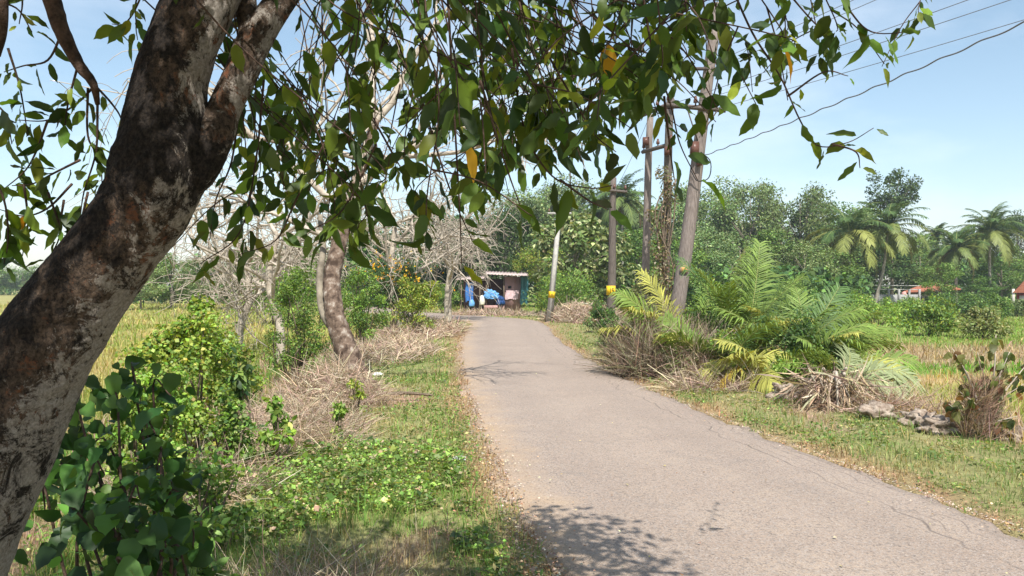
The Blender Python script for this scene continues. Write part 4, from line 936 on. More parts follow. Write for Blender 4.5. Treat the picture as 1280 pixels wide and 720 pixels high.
# ---- shrubs, left side
shrub('flowering_bush', 'dark bush with orange flowers at the left bank', 492, 412, 30, 92, 86, 7000, .1, G_DARK, clumps=34)
fb = bpy.data.objects['flowering_bush']
mb = MB(); n = 110; zc = CZ-(340-HOR)*.03-fb.location.z; C = np.c_[rng.normal(.2, .75, n), np.full(n, -1.)+rng.normal(0, .25, n), zc+rng.normal(.0, .35, n)]
leaf_cloud(mb, C, np.full(n, .07), 280, .075, [(.8, .35, .02), (.75, .45, .03)], DIAW); setp(mb.build('flowers', M_bush, fb), None, None, kind='stuff')
shrub('yellow_green_bush', 'yellow-green bush right of the orange-flowered bush', 522, 405, 28, 62, 66, 5200, .085, G_YEL, clumps=26)
shrub('bushy_shrub', 'light green bushy shrub touching the crooked tree on its left', 372, 452, 15, 86, 118, 8000, .05, G_MID+G_LIME, clumps=40)
shrub('bushy_shrub', 'soft green shrub behind the crooked trunk, on its right', 452, 400, 24, 70, 74, 5200, .07, G_MID+G_LIME[:2], clumps=30)
shrub('bushy_shrub', 'wide light green shrub at the end of the left field', 345, 388, 44, 130, 54, 7000, .13, G_LIME+G_MID, clumps=40)
shrub('bright_bush', 'bright lime bush right of the big leaning trunk', 228, 500, 7.6, 170, 116, 9500, .042, G_YEL+G_LIME, DIAW, clumps=44, jag=.28)
shrub('bright_bush', 'lime bush with fine leaves low behind the broad-leaved vine', 190, 560, 6.4, 130, 100, 5500, .036, G_LIME, DIAW, clumps=36, jag=.3)
shrub('bright_bush', 'yellow-green shrub at the edge of the left field behind the lime bush', 275, 462, 10.5, 130, 62, 6000, .045, G_YEL+G_LIME, DIAW, clumps=34, jag=.28)
shrub('bright_bush', 'loose green shrub in the dry scrub below the lime bush', 292, 556, 7.2, 84, 60, 1700, .04, G_LIME+G_MID, DIAW, clumps=30, jag=.25)
shrub('leafy_sapling', 'small dark-leaved sapling at the field edge beside the lime bush', 300, 500, 8.2, 60, 72, 260, .1, G_DARK+G_MID, LEAF, clumps=12, hang=.6)
shrub('leafy_sapling', 'small sapling with light green leaves low in the dry scrub', 345, 545, 7.4, 56, 62, 300, .075, G_LIME, LEAF, clumps=12, hang=.3)
shrub('weed_clump', 'small green weed before the crooked tree', 425, 545, 8.6, 40, 44, 260, .06, G_LIME, LEAF, clumps=9)
shrub('weed_clump', 'bright green weed low at the foot of the lime bush', 265, 640, 5.4, 120, 80, 1500, .035, G_LIME+G_MID, DIAW, clumps=24)
shrub('weed_clump', 'small bright weed among dry stalks beside the crooked trunk base', 445, 500, 10.5, 26, 40, 200, .06, G_YEL, LEAF, clumps=7)
for k_, (px, py, D, rx, ry, h, n, lab) in enumerate((
    (335, 545, 9.0, 1.1, 1.7, .42, 4600, 'dry straw-brown scrub on the left bank below the crooked tree'),
    (240, 600, 6.9, .75, .9, .35, 2400, 'dry pinkish scrub right of the lime bush'),
    (415, 500, 11.6, .75, 1.1, .75, 3200, 'dry stalks round the foot of the crooked tree'),
    (478, 445, 20.5, 1.4, 3.4, .3, 3600, 'dry pinkish brush on the left bank beyond the crooked tree'),
    (530, 415, 30, 1.5, 5, .45, 3800, 'dry brush at the left of the road before the bend'),
    (385, 730, 4.2, .5, .35, .16, 1300, 'shaded brown stalks at the bottom front left'),
    (645, 398, 49, 4, 2.2, .25, 3400, 'dry reddish brush in front of the shed'),
    (735, 402, 40, 2.2, 2.6, 1.3, 4200, 'tall dry brush behind the concrete pole'))):
    dry_brush('dry_brush', lab, px, py, D, rx, ry, h, n, ln=.36 if D < 25 else .45)

# broad-leaved plant under the leaning trunk (in the shade of the canopy)
def broad_bush():
    D = 3.6; base = np.array([-1.75, D, float(gh(-1.75, D))]); r = thing('broad_leaved_bush', 'dark green broad-leaved bush in shade under the big leaning trunk', 'bush', tuple(base))
    st = MB(); lf = MB(); tips = []
    for (px, py, dd) in ((105, 500, .1), (150, 470, .2), (190, 500, .1), (205, 545, 0), (120, 560, -.2), (170, 590, -.3), (215, 620, -.2), (100, 640, -.4), (175, 665, -.5), (230, 690, -.4), (60, 610, -.2), (90, 470, .3), (140, 530, .1), (195, 460, .3), (60, 520, .2), (130, 610, .2), (215, 585, .2), (150, 700, -.6), (85, 560, .3), (240, 660, .0), (170, 440, .3)):
        tip = P(px-4, py+(38 if py < 600 else 15), D+dd)-base; b = rng.normal(0, .06, 3)*(1, 1, 0)+(0, 0, -.1); pts = bez([b, (b+tip)/2+rng.normal(0, .09, 3)+(0, 0, .1), tip+(0, 0, .05), tip+rng.normal(0, .05, 3)], 5)
        st.tube(pts, np.linspace(.01, .003, len(pts)), 5); m = 24
        f = rng.uniform(.45, 1, m); idx = (f*(len(pts)-1)).astype(int); pos = pts[idx]+rng.normal(0, .065, (m, 3))
        nr = unit(rng.normal(0, .45, (m, 3))+(0, -.5, .8)); dr = unit(rng.normal(0, .7, (m, 3))+(0, -.1, -.7))
        sz = rng.uniform(.035, .11, m); pal = palette(m, [(.04, .1, .022), (.03, .075, .02), (.07, .15, .028), (.12, .2, .03)], [4, 4, 3, .7], .3); q = rng.integers(0, 3, m)
        for v in range(3): put(lf, HEART[v], pos[q == v], dr[q == v], nr[q == v], sz[q == v], pal[q == v])
    st.build('stem', M_twigd, r, True); lf.build('foliage', M_leaf, r, True)
broad_bush()
setp(shrub('low_bush', 'small shaded plant at the very bottom left corner', 215, 735, 4.2, 150, 90, 700, .07, G_MID, LEAF, clumps=20), None, None)

# ---- palm thicket, right
def young_palm(px, py, D, label, fronds):
    x, y, z = ground_at(px, D); r = thing('young_palm', label, 'palm', (x, y, z), 'young palms in the roadside thicket')
    for az, el0, el1, L_, col in fronds:
        m = MB(); rot = rotm('Z', math.radians(az))@rotm('X', random.uniform(-.7, .7)); c = {'g': (.135, .2, .04), 'y': (.3, .3, .07), 'd': (.07, .13, .035), 'p': (.24, .28, .14), 'o': (.42, .32, .06)}[col]
        frond_mesh(m, L_, (math.radians(el0), math.radians(el1)), int(22+11*L_), .25*L_+.22, c, np.array(c)*1.25, wd=.034, rach=.016, droopleaf=.5, rot=rot, vshape=.35, colr=(.33, .34, .12), start=.2)
        o = m.build('frond', M_frond, r)
young_palm(862, 450, 16.2, 'yellowish young palm at the left of the thicket over dry brush', [(180, 62, 5, 1.8, 'y'), (165, 72, 20, 2.2, 'y'), (140, 84, 50, 2.3, 'y'), (210, 80, 30, 2.1, 'g'), (200, 50, -5, 2.2, 'y'), (150, 78, 35, 2.3, 'g'), (215, 66, 10, 2.1, 'y'), (100, 80, 30, 2.4, 'g'), (20, 70, 10, 2.1, 'g'), (240, 58, -10, 1.9, 'y'), (320, 62, 0, 1.9, 'p'), (178, 45, -30, 1.4, 'y')])
young_palm(925, 450, 16.6, 'tall dark young palm in the middle of the thicket', [(90, 86, 60, 2.9, 'g'), (160, 82, 45, 2.8, 'd'), (30, 84, 55, 2.8, 'g'), (200, 76, 35, 2.6, 'g'), (340, 80, 40, 2.8, 'g'), (270, 80, 30, 2.3, 'g'), (0, 88, 68, 3.1, 'y'), (130, 75, 20, 2.6, 'g'), (240, 70, 10, 2.2, 'd'), (60, 78, 30, 2.6, 'd'), (310, 66, 0, 2., 'y')])
young_palm(985, 460, 15.4, 'young palm throwing long green fronds to the right', [(0, 66, 5, 1.9, 'g'), (15, 74, 22, 2.1, 'g'), (345, 60, -8, 1.7, 'g'), (30, 58, 0, 2.4, 'g'), (330, 72, 18, 2.2, 'g'), (60, 78, 40, 2.3, 'd'), (180, 68, 15, 2.1, 'g'), (290, 60, -10, 1.9, 'g'), (200, 52, -10, 1.8, 'y'), (5, 40, -30, 2.1, 'p')])
young_palm(955, 480, 13.8, 'low young palm with yellowing drooping fronds at the front of the thicket', [(180, 58, -45, 1.3, 'y'), (215, 50, -50, 1.2, 'o'), (270, 55, -40, 1.2, 'y'), (325, 55, -45, 1.3, 'p'), (355, 60, -35, 1.4, 'g'), (150, 66, -20, 1.4, 'g'), (240, 68, -10, 1.3, 'y'), (300, 70, -15, 1.4, 'g'), (195, 72, 0, 1.4, 'y')])
young_palm(1012, 462, 15.9, 'spiky young palm arching to the right at the right side of the thicket', [(0, 70, 8, 2.2, 'g'), (20, 64, -5, 2.2, 'g'), (340, 60, -15, 2.0, 'g'), (180, 76, 20, 2.0, 'y'), (90, 84, 40, 2.3, 'g'), (300, 72, 0, 1.8, 'y'), (10, 82, 40, 2.3, 'd'), (50, 72, 10, 2.1, 'y')])
young_palm(1035, 470, 15.0, 'short dense young palm under the round lime shrub', [(0, 62, -15, 1.7, 'g'), (35, 70, 5, 1.8, 'g'), (320, 60, -25, 1.5, 'y'), (200, 72, 10, 1.6, 'g'), (270, 66, -15, 1.4, 'y'), (100, 80, 30, 1.8, 'd')])
shrub('bushy_shrub', 'mid-green shrub filling the right flank of the thicket', 1050, 462, 16.4, 90, 78, 5200, .06, G_MID+G_YEL[:2], clumps=32)
young_palm(905, 478, 14.6, 'low yellow-green young palm among shrubs in front of the tall palm', [(180, 70, -10, 1.5, 'y'), (220, 74, 0, 1.6, 'g'), (300, 78, 10, 1.6, 'g'), (340, 66, -20, 1.4, 'y'), (260, 60, -30, 1.2, 'g'), (90, 84, 40, 1.7, 'g'), (20, 74, 10, 1.6, 'd')])
young_palm(1045, 490, 13.2, 'pale young palm drooping over the heap of dead fronds', [(350, 65, -55, 1.5, 'p'), (20, 60, -50, 1.4, 'p'), (320, 55, -60, 1.3, 'p'), (180, 66, -30, 1.2, 'g'), (90, 76, 0, 1.4, 'p'), (270, 60, -55, 1.1, 'p')])
shrub('bushy_shrub', 'round lime shrub on top of the thicket at the right', 1030, 432, 17.5, 96, 54, 5500, .06, G_YEL+G_LIME, clumps=30)
shrub('bushy_shrub', 'dark shrub at the left foot of the palm thicket', 764, 438, 20, 44, 50, 2400, .07, G_DARK+G_MID, clumps=18)
shrub('bushy_shrub', 'dark green shrub deep in the middle of the thicket', 905, 460, 17.2, 120, 90, 6000, .075, G_DARK+G_MID, clumps=36)
shrub('bushy_shrub', 'dark green shrub under the right fronds of the thicket', 1010, 478, 14.8, 110, 86, 6000, .06, G_DARK+G_MID, clumps=36)
shrub('bushy_shrub', 'leafy lime shrub low at the front of the thicket', 985, 492, 13.2, 76, 40, 3200, .04, G_LIME, clumps=22)
shrub('bushy_shrub', 'mixed green shrub under the middle palm at the front of the thicket', 915, 482, 14.6, 80, 66, 4200, .055, G_MID+G_YEL[:2], clumps=28)
shrub('bushy_shrub', 'leafy shrub between the yellowish palm and the tall palm', 885, 440, 17.8, 80, 96, 4600, .06, G_MID+G_LIME, clumps=32)
shrub('bushy_shrub', 'olive shrub behind the yellowish palm', 815, 440, 19, 80, 96, 4500, .065, [(.2, .22, .1), (.14, .17, .07), (.26, .26, .14)], clumps=30)
shrub('bushy_shrub', 'tall bright shrub poking up between the palms', 945, 420, 17.6, 50, 100, 2600, .08, G_LIME, clumps=18)
mb = MB(); tangle(mb, (822-640)*.0158, 15.8, .95, 1.0, 1.05, 5600, [(.3, .23, .17), (.2, .15, .11), (.42, .34, .25), (.12, .09, .065), (.2, .2, .1)], .011, .75, 1.6); tangle(mb, (872-640)*.015, 15., .55, .5, .75, 1800, DRYC, .011, .7, 1.6)
setp(mb.build('dead_brush', M_dry), 'mound of dead brown brush under the yellowish palm', 'dead brush', kind='stuff')
dry_brush('dry_brush', 'greyish dry brush along the verge in front of the thicket', 900, 490, 13.4, .9, .35, .15, 900)
dry_brush('dry_brush', 'low dry stalks right of the heap of dead fronds', 1120, 530, 11.2, 1.0, .4, .15, 900)
# heap of dead fronds
def dead_heap():
    D = 11.6; x, y, z = ground_at(1035, D); r = thing('dead_frond_heap', 'heap of grey dead palm fronds beside the verge', 'debris heap', (x, y, z)); mb = MB()
    for k in range(16):
        a = random.uniform(0, 6.28); b = np.array([random.gauss(.1, .15), random.gauss(0, .15), .3+.25*random.random()]); e = b+np.array([math.cos(a)*.55, math.sin(a)*.4, -.42-.1*random.random()])
        if e[0] > .3: e[0] = .3
        mb.tube(bez([b, (b+e)/2+(0, 0, .1), e], 5), np.linspace(.025, .012, 11), 5)
    mb.build('stalks', M_bare, r)
    m = MB(); n = 620; c0 = rng.normal(0, 1, (n, 3))*(.24, .2, .12)+(.05, 0, .3); c0[:, 2] = np.abs(c0[:, 2]); dr = unit(rng.normal(0, .5, (n, 3))+np.c_[c0[:, 0]*2-.3, c0[:, 1]*2, np.full(n, -.7)])
    put(m, LEAFT, c0, dr, rnd(n), rng.uniform(.2, .5, n), palette(n, [(.34, .25, .17), (.26, .19, .13), (.46, .37, .27), (.14, .1, .07)])); m.build('dead_leaflets', M_dry, r)
dead_heap()
for k_, (px, py, D, sz, lab) in enumerate(((1098, 537, 10.6, (.16, .14, .11), 'pale soil lump right of the dead frond heap'), (1150, 545, 10.0, (.2, .15, .09), 'broken pale soil lump left in the pair before the withered plant'), (1180, 552, 9.7, (.24, .16, .09), 'larger pale soil lump beside the withered plant'), (984, 503, 12.4, (.2, .15, .12), 'brown soil lump left of the dead frond heap'), (1275, 575, 9.2, (.16, .14, .08), 'soil lump at the right edge of the verge'))):
    x, y, z = ground_at(px, D); lump('soil_lump', lab, 'rock', (x, y, z+sz[2]*.5), tuple(1.2*v for v in sz), M_rock, 4, .85, 1.9, False, k_+10)
def withered():
    D = 9.2; x, y, z = ground_at(1228, D); r = thing('withered_plant', 'withered vine-wrapped plant with drooping dull leaves on the right verge', 'plant', (x, y, z)); O_ = np.array([x, y, z])
    mb = MB(); n = 950; a = rng.random(n)*6.28; h = rng.random(n)**1.2*.58; rad = .19*(1-.75*h); 
    p0 = np.c_[np.cos(a)*rad, np.sin(a)*rad, h*1.0]; dr = unit(np.c_[-np.sin(a)*.5, np.cos(a)*.5, np.full(n, .9)]+rng.normal(0, .35, (n, 3)))
    put(mb, (np.array([(-.01, 0, 0), (.01, 0, 0), (.008, .5, .06), (-.008, .5, .06), (0, 1, -.04)]), [np.array([(0, 1, 2, 3)]), np.array([(3, 2, 4)])]), p0, dr, rnd(n), rng.uniform(.2, .45, n), palette(n, [(.3, .2, .14), (.22, .15, .11), (.4, .3, .21)]))
    mb.build('dry_vine', M_dry, r)
    st = MB(); lf = MB()
    for tx, ty, dd in ((1245, 418, 0), (1190, 435, .1), (1262, 440, -.1), (1280, 480, 0), (1200, 490, -.2), (1272, 520, -.2), (1292, 445, .2), (1186, 505, 0), (1222, 440, .2), (1250, 470, -.2)):
        tip = P(tx, ty, D+dd)-O_; b = np.array([0, 0, .15]); pts = bez([b, (b*.5+tip*.5)+rng.normal(0, .05, 3)*(1, 1, .3), tip], 8); st.tube(pts, np.linspace(.016, .004, len(pts)), 5)
        m = 16; f = rng.uniform(.45, 1, m); pos = pts[(f*(len(pts)-1)).astype(int)]+rng.normal(0, .03, (m, 3)); nr = unit(rng.normal(0, .5, (m, 3))+(0, -.7, .4)); dr = unit(rng.normal(0, .35, (m, 3))+(0, 0, -.9))
        put(lf, HEART[1], pos, dr, nr, rng.uniform(.07, .13, m), palette(m, [(.13, .16, .05), (.08, .12, .035), (.2, .19, .07), (.2, .1, .05)], None, .25))
    st.build('stem', M_bare, r, True); lf.build('foliage', M_bush, r, True)
withered()
# field shrubs, right middle distance
for px, py, D, wp, hp, c, lab in ((1165, 422, 34, 70, 48, G_MID+G_YEL[:2], 'green shrub at the far edge of the bright field, below the red-tiled roof'), (1228, 426, 32.5, 62, 42, [(.2, .24, .08), (.15, .2, .06), (.28, .3, .13)], 'olive shrub right of the green one at the field edge'), (1095, 410, 42, 96, 34, G_LIME, 'low bright green mound at the back of the field'),
                                 (1280, 398, 54, 50, 22, G_GREY, 'pale low shrub before the pink-roofed house'), (1060, 408, 44, 80, 40, G_MID+G_LIME, 'green shrub behind the right end of the thicket'), (1205, 400, 50, 70, 34, G_DARK+G_MID, 'dark shrub behind the two field shrubs'), (1000, 410, 42, 90, 44, G_MID, 'green shrub behind the middle of the thicket'),
                                 (1135, 402, 50, 50, 26, G_LIME+G_MID, 'light shrub in front of the grey wall'), (1247, 402, 50, 40, 34, G_MID, 'rounded green shrub left of the pink-roofed house'), (1178, 396, 60, 44, 28, G_MID+G_DARK, 'green shrub against the wall of the red-tiled house')):
    shrub('field_shrub', lab, px, py, D, wp, hp, 4200, .13, c, clumps=30)
shrub('roadside_shrub', 'green shrub behind the dry brush by the concrete pole', 705, 404, 45, 110, 62, 5200, .12, G_MID+G_LIME, clumps=40)
shrub('roadside_shrub', 'dark green shrub at the foot of the dark yellow-plated pole', 752, 425, 30, 46, 46, 2600, .09, G_MID+G_DARK, clumps=20)
shrub('roadside_shrub', 'leafy shrub seen past the foot of the crooked tree', 428, 402, 38, 70, 46, 3600, .1, G_MID+G_LIME, clumps=26)
shrub('roadside_shrub', 'green bush hiding the left end of the shed', 556, 396, 52, 44, 44, 2600, .11, G_MID+G_LIME, clumps=20)
shrub('roadside_shrub', 'lime shrub right of the shed behind the road bend', 690, 400, 48, 44, 60, 2800, .11, G_LIME+G_YEL, clumps=20)
# fallen branch and litter scraps
mb = MB(); p0 = P(462, 490, 12.4); p1 = P(540, 484, 12.2); p0[2] = gh(p0[0], p0[1])+.05; p1[2] = gh(p1[0], p1[1])+.1; mb.tube(bez([p0, (p0+p1)/2+(0, .05, .03), p1], 6), np.linspace(.035, .02, 13), 6, lump=.2); mb.tube(bez([(p0+p1)/2, (p0+p1)/2+(.1, -.2, .08)], 4), .012, 4)
setp(mb.build('fallen_branch', M_twig, None, True), 'pale fallen branch lying on the verge by the crooked tree', 'branch')
x, y, z = ground_at(574, 7.9); M_pl = flat_mat('white_plastic', (.7, .7, .68), .4)
lump('plastic_scrap', 'small crumpled white plastic scrap in the verge grass', 'litter', (x, y, z+.05), (.06, .04, .025), M_pl, 3, .8, 3, True, 4)
x, y, z = ground_at(472, 15.2); lump('plastic_scrap', 'white plastic scrap right of the crooked trunk', 'litter', (x, y, z+.08), (.1, .05, .03), M_pl, 3, .8, 3, True, 8)

# ------------------------------------------------------------ the big leaning tree in front, with its hanging leafy twigs
def main_tree():
    base = np.array([-2.25, 2.35, float(gh(-2.25, 2.35))]); r = thing('leaning_shade_tree', 'big leaning tree with mottled dark bark and leafy branches overhead', 'tree', tuple(base))
    def tube_hi(pts, R, nr, name, wpale, wdark, amp=.05):
        pts = bez(pts, 30); n = len(pts); R = np.interp(np.linspace(0, 1, n), np.linspace(0, 1, len(R)), R)
        T = unit(np.gradient(pts, axis=0)); A = unit(np.cross(T, [0, 1, 0.])); B = np.cross(T, A); a = np.arange(nr)*2*math.pi/nr
        s = np.linspace(0, n*.03, n)[:, None]; ca, sa = np.cos(a)[None], np.sin(a)[None]
        k = 1+amp*2*(fbm(ca*1.6+s*1.1+5, sa*1.6+s*.3, 61)-.5)+amp*1.1*(fbm(ca*5+s*3, sa*5-s*2, 63)-.5)+amp*.7*(fbm(ca*17+s*9, sa*17-s*8, 67)-.5)
        V = pts[:, None]+(R[:, None]*k)[..., None]*(np.cos(a)[None, :, None]*A[:, None]+np.sin(a)[None, :, None]*B[:, None])
        i = np.arange(n-1)[:, None]*nr; j = np.arange(nr)[None]; kk = (j+1) % nr; Fq = np.stack([i+j, i+kk, i+nr+kk, i+nr+j], -1).reshape(-1, 4)
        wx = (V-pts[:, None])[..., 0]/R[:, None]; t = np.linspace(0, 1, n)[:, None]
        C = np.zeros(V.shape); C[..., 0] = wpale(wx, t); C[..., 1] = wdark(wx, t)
        return mk(name, V.reshape(-1, 3)-base, [Fq], M_bark, r, C.reshape(-1, 3), True)
    D = 2.45
    pts = [base+(.0, 0, -.25), base+(.2, .02, .35), P(-92, 760, D), P(-66, 700, D), P(-22, 600, D), P(21, 500, D), P(45, 450, D), P(78, 400, D), P(113, 350, D), P(150, 300, D), P(185, 250, D), P(203, 200, D), P(208, 150, D), P(214, 100, D), P(230, 50, D), P(252, 0, D+.03), P(292, -100, D+.1), P(330, -230, D+.1), P(350, -400, D), P(330, -640, D-.1)]
    R = [.27, .21, .18, .17, .162, .158, .152, .141, .131, .128, .134, .142, .124, .106, .1, .103, .11, .105, .095, .07]
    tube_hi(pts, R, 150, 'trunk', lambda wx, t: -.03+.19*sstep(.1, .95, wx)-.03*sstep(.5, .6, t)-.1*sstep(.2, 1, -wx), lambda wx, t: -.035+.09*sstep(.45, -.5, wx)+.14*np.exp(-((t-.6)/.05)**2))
    f0 = [P(205, 262, D+.0), P(240, 215, D+.0), P(266, 170, D+.02), P(281, 135, D+.05), P(300, 95, D+.07), P(319, 50, D+.1), P(352, 0, D+.15), P(400, -60, D+.2), P(470, -150, D+.25), P(580, -240, D+.3), P(760, -330, D+.3)]
    tube_hi(f0, [.03, .07, .062, .05, .05, .052, .045, .042, .038, .032, .018], 64, 'limb', lambda wx, t: .02+.06*sstep(0, 1, wx), lambda wx, t: .13*(1-sstep(.12, .26, t))-.09+0*wx)
    tube_hi([P(306, 75, D+.08), P(312, 40, D+.1), P(308, 10, D+.12), P(312, -40, D+.15), P(340, -160, D+.3), P(400, -300, D+.5), P(460, -520, D+.7)], [.03, .036, .033, .03, .03, .026, .015], 40, 'limb', lambda wx, t: .02+0*wx, lambda wx, t: -.09+0*wx)
    lb = bez([P(-30, -250, 2.5), P(20, -110, 2.5), P(58, -20, 2.5), P(78, 40, 2.52), P(98, 80, 2.55), P(116, 104, 2.55), P(122, 130, 2.6)], 8)
    m = MB(); m.tube(lb-base, np.linspace(.04, .008, len(lb)), 10, lump=.1)
    m.tube(bez([P(60, -420, 2.3), P(0, -330, 2.4), P(-30, -250, 2.5)], 8)-base, .045, 8); m.tube(bez([P(300, -560, 2.3), P(180, -540, 2.25), P(60, -420, 2.3)], 8)-base, .05, 8)
    m.tube(bez([P(20, -420, 2.0), P(4, -200, 2.2), P(-4, -60, 2.25), P(0, 30, 2.28), P(-4, 70, 2.3)], 8)-base, np.linspace(.05, .01, 33), 9)
    # overhead spreading limbs out of the frame
    c0 = P(330, -230, D+.1); c1 = P(350, -400, D)
    for e, mid in (((-2.8, 1.2, 4.6), (-1.6, 1.8, 4.1)), ((-.2, 3.2, 4.6), (-.4, 2.8, 3.9)), ((-1.6, 3.6, 4.9), (-1, 3., 4.2)), ((.6, 1.5, 4.4), (0, 2., 4.0)), ((1.6, 2.2, 3.6), (.7, 2.4, 3.5)), ((-.8, .2, 4.9), (-.8, 1.2, 4.5)), ((-2.8, 3.2, 4.5), (-1.7, 2.8, 4.1)), ((1.2, .4, 4.1), (.3, 1.2, 4.1))):
        m.tube(bez([c1 if e[0] < .5 else c0, mid, e], 8)-base, np.linspace(.05, .012, 17), 7)
    m.build('branches', M_twigd, r, True)
    tw = MB(); lf = MB()
    CL = [(.055, .1, .018), (.075, .13, .02), (.036, .07, .018), (.12, .18, .022), (.19, .23, .025), (.5, .26, .03)]; WT = [5, 5, 4, 3.2, 1.3, .035]
    def twig(pts, nleaf, start=.25, size=.088, hang=.65, rad=.0034, cols=CL, wts=WT, sub=True, tpl=LEAF):
        pts = np.asarray(pts); n = len(pts); tw.tube(pts-base, np.linspace(rad, .0016, n), 5)
        f = np.linspace(start, 1, nleaf)+rng.normal(0, .01, nleaf); f = np.clip(f, 0, 1); j = f*(n-1); a = np.minimum(j.astype(int), n-2); pos = pts[a]+(pts[a+1]-pts[a])*(j-a)[:, None]; T = unit(pts[a+1]-pts[a])
        S = unit(np.cross(T, rnd(nleaf))); sg = np.where(np.arange(nleaf) % 2, 1, -1)[:, None]
        dr = unit(S*sg*1.05+T*.35+np.array([0, 0, -hang])+rng.normal(0, .18, (nleaf, 3))); nr = unit(rnd(nleaf)*.7+np.array([0, -.35, .55]))
        sz = size*rng.uniform(.5, 1.3, nleaf); pos2 = pos+dr*.012
        pal = palette(nleaf, cols, wts, .26); q = rng.integers(0, 4, nleaf)
        for v in range(4):
            mk_ = q == v; put(lf, LV[v], pos2[mk_]-base, dr[mk_], nr[mk_], sz[mk_], pal[mk_])
    # hanging curtain: tips sampled under a ragged lower boundary
    bx = [285, 310, 350, 400, 450, 490, 530, 565, 600, 640, 668, 700, 730, 760, 800, 840, 880, 920, 960, 1000, 1050, 1100, 1150, 1200]
    by = [330, 325, 300, 300, 320, 300, 320, 270, 250, 235, 225, 190, 185, 180, 120, 95, 80, 90, 85, 75, 70, 50, 30, 10]
    k = 0
    while k < 104:
        px = 285+random.betavariate(1.25, 1.7)*640 if random.random() < .8 else random.uniform(680, 1150); lim = np.interp(px, bx, by); py = lim-abs(random.gauss(0, 1))*lim*.42
        if py < -30: continue
        if px > 760 and random.random() < .3: continue
        Dp = random.uniform(2.3, 3.9) if px > 440 else random.uniform(2.85, 4.)
        if px < 400 and py < 130: continue
        tip = P(px, py, Dp); topz = CZ+.37*Dp+random.uniform(.0, .35); dz = max(topz-tip[2], .25)
        st = tip+np.array([random.gauss(-.2, .38), random.gauss(-.05, .2), dz]); mid = (st+tip)/2+np.array([random.gauss(0, .08), random.gauss(0, .08), .05])
        pts = bez([st, mid, tip+(0, 0, .12*dz), tip], 7); Lw = np.linalg.norm(np.diff(pts, axis=0), axis=1).sum(); vis = min(1, .9/Lw); twig(pts, int(10+9*random.random()), 1-vis, size=.1 if px < 900 else .088); k += 1
        if random.random() < .6:
            q = pts[int(len(pts)*.55)]; e = q+np.array([random.gauss(0, .16), random.gauss(0, .16), -random.uniform(.08, .3)]); 
            twig(bez([q, (q+e)/2+(0, 0, .03), e], 5), 5, .3, size=.09, rad=.003)
    # particular sprays seen against the sky
    for path, nl, Dp, s_ in (
        ([(700, -30), (740, 60), (775, 100), (800, 130), (850, 135), (905, 125)], 9, 3.0, .09),
        ([(905, -40), (940, 40), (975, 95), (1000, 150), (1022, 182), (1060, 178), (1092, 160)], 10, 2.9, .085), ([(1040, 180), (1070, 190), (1075, 210)], 4, 2.9, .085), ([(985, 120), (1030, 90), (1060, 95)], 3, 2.9, .08),
        ([(880, -40), (905, 40), (925, 90), (950, 140)], 10, 2.9, .085), ([(1030, -40), (1060, 10), (1090, 40), (1140, 40)], 8, 2.7, .09), ([(960, -40), (1010, 20), (1050, 60)], 9, 2.9, .08),
        ([(800, -30), (815, 60), (838, 130), (850, 180), (872, 225)], 6, 2.6, .1), ([(830, 120), (838, 190), (843, 225)], 3, 2.6, .1), ([(640, 60), (655, 160), (690, 220), (735, 235), (765, 232)], 8, 2.5, .1), ([(700, 225), (735, 250), (760, 262)], 3, 2.5, .1), ([(600, 100), (630, 200), (655, 270)], 3, 2.4, .1),
        ([(560, 0), (570, 180), (575, 270), (577, 330)], 4, 2.6, .09), ([(520, 100), (560, 230), (590, 300)], 5, 2.7, .085), ([(680, 60), (720, 130), (745, 170), (770, 190)], 7, 2.7, .095), ([(330, 100), (320, 200), (300, 290), (250, 330)], 12, 2.7, .08), ([(420, 150), (370, 250), (345, 300), (300, 318)], 12, 2.8, .08), ([(470, 180), (430, 260), (385, 290)], 9, 2.8, .08), ([(300, 120), (290, 200), (270, 250), (262, 300)], 10, 2.7, .075),
        ([(60, 240), (75, 290), (60, 325)], 10, 2.6, .085), ([(30, 230), (35, 280), (28, 320)], 9, 2.6, .085), ([(110, 240), (100, 290), (112, 300)], 7, 2.6, .075), ([(10, 60), (25, 110), (35, 170)], 8, 2.6, .08),
        # left of the trunk
        ([(78, 40), (60, 75), (30, 82), (5, 90)], 6, 2.55, .08), ([(98, 80), (85, 130), (80, 170)], 9, 2.55, .08), ([(116, 104), (140, 130), (152, 150), (155, 180)], 3, 2.6, .065), ([(116, 110), (95, 130), (60, 150), (20, 150)], 14, 2.6, .085), ([(110, 110), (110, 170), (125, 200), (128, 240)], 13, 2.6, .085),
        ([(122, 130), (120, 190), (105, 240), (100, 275)], 13, 2.6, .085), ([(60, 150), (45, 190), (30, 215), (0, 240)], 14, 2.6, .085), ([(100, 200), (70, 215), (40, 230), (15, 232)], 13, 2.6, .085), ([(90, 230), (60, 260), (30, 270), (0, 262)], 13, 2.6, .09), ([(-20, 200), (5, 250), (10, 300), (5, 330)], 12, 2.5, .09), ([(-30, 120), (5, 140), (15, 180)], 7, 2.5, .085), ([(80, 250), (75, 290), (85, 320)], 9, 2.6, .085), ([(190, -40), (170, 10), (155, 30), (140, 30)], 9, 2.9, .085), ([(230, -60), (175, -10), (170, 30), (172, 50)], 9, 3.0, .085), ([(-20, 0), (20, 10), (40, 40)], 6, 2.5, .06), ([(20, -40), (28, 0), (24, 30)], 4, 2.5, .06)):
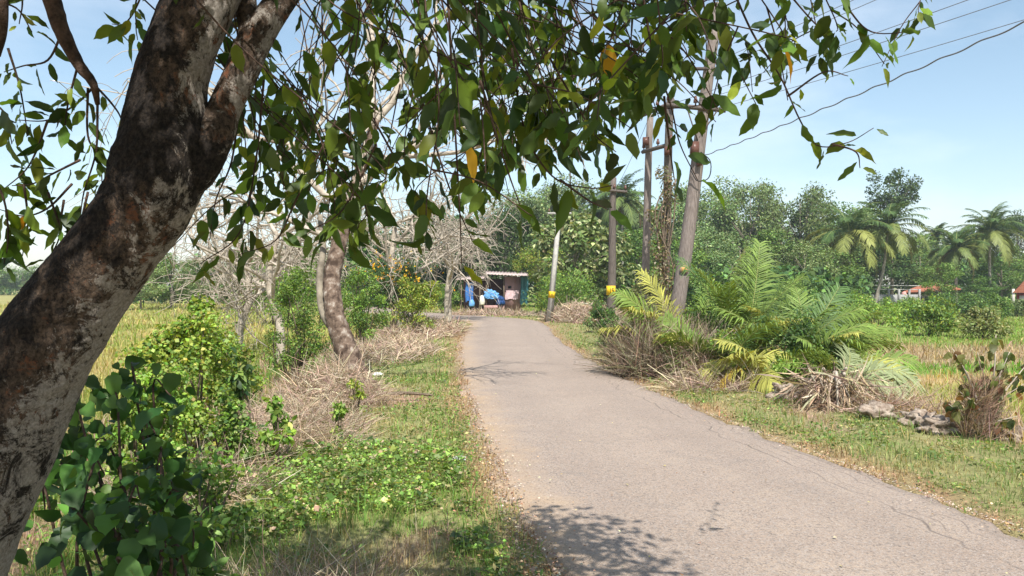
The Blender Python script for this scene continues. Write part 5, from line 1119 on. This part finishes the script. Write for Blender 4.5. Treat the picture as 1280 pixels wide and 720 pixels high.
        pts = bez([P(a, b_, Dp+.04*i) for i, (a, b_) in enumerate(path)], 6); twig(pts, nl, .15, size=s_, hang=.5, rad=.0045)
    # bare hanging twiglets
    for _ in range(25):
        px = random.uniform(300, 760); Dp = random.uniform(2.4, 3.8); py = random.uniform(60, 290); tip = P(px, py, Dp); st = tip+np.array([random.gauss(0, .2), random.gauss(0, .1), random.uniform(.3, .8)])
        tw.tube(bez([st, (st+tip)/2+rng.normal(0, .05, 3), tip], 5)-base, np.linspace(.003, .0012, 11), 4)
    tw.build('twigs', M_twigd, r); lf.build('foliage', M_leaf, r, True)
    # the crown above the frame that shades the foreground
    up = MB(); n = 0; Cc = []
    while len(Cc) < 190:
        x, y, z = random.uniform(-4.2, 1.7), random.uniform(-2.6, 4.2), random.uniform(2.7, 5.4)
        if y > 0 and z < CZ+.37*y+.35: continue
        sx2, sy2 = x-.14*z, y+.72*z                    # where its shadow falls
        if sy2 > 5.85+.25*math.sin(sx2*3): continue
        if sx2 > 1.0-.3*random.random(): continue
        Cc.append((x, y, z))
    Cc = np.array(Cc)
    i_ = rng.integers(0, len(Cc), 15500); pos = Cc[i_]+rnd(15500)*(rng.random((15500, 1))**.5*.42)
    keep = ~((pos[:, 1] > 0) & (pos[:, 2] < CZ+.362*pos[:, 1]+.14)) & (pos[:, 1]+.72*pos[:, 2] < 6.35); pos = pos[keep]; n = len(pos)
    dr = unit(rnd(n)+(0, 0, -.5)); nr = unit(rnd(n)*.7+(0, 0, .7)); put(up, LEAF, pos-base, dr, nr, rng.uniform(.08, .13, n), palette(n, CL[:4], None, .2)); up.build('foliage', M_leaf, r, True)
main_tree()


# ------------------------------------------------------------ the air
mb = MB(); mb.box((0, 60, 9.5), (520, 420, 23)); m, t = mat('haze_air'); pv = N(t, 'ShaderNodeVolumePrincipled'); pv.inputs['Density'].default_value = .0006
pv.inputs['Color'].default_value = (.82, .9, 1, 1); pv.inputs['Anisotropy'].default_value = .2; o = N(t, 'ShaderNodeOutputMaterial'); t.links.new(pv.outputs[0], o.inputs['Volume'])
setp(mb.build('haze', m), None, None, kind='stuff')
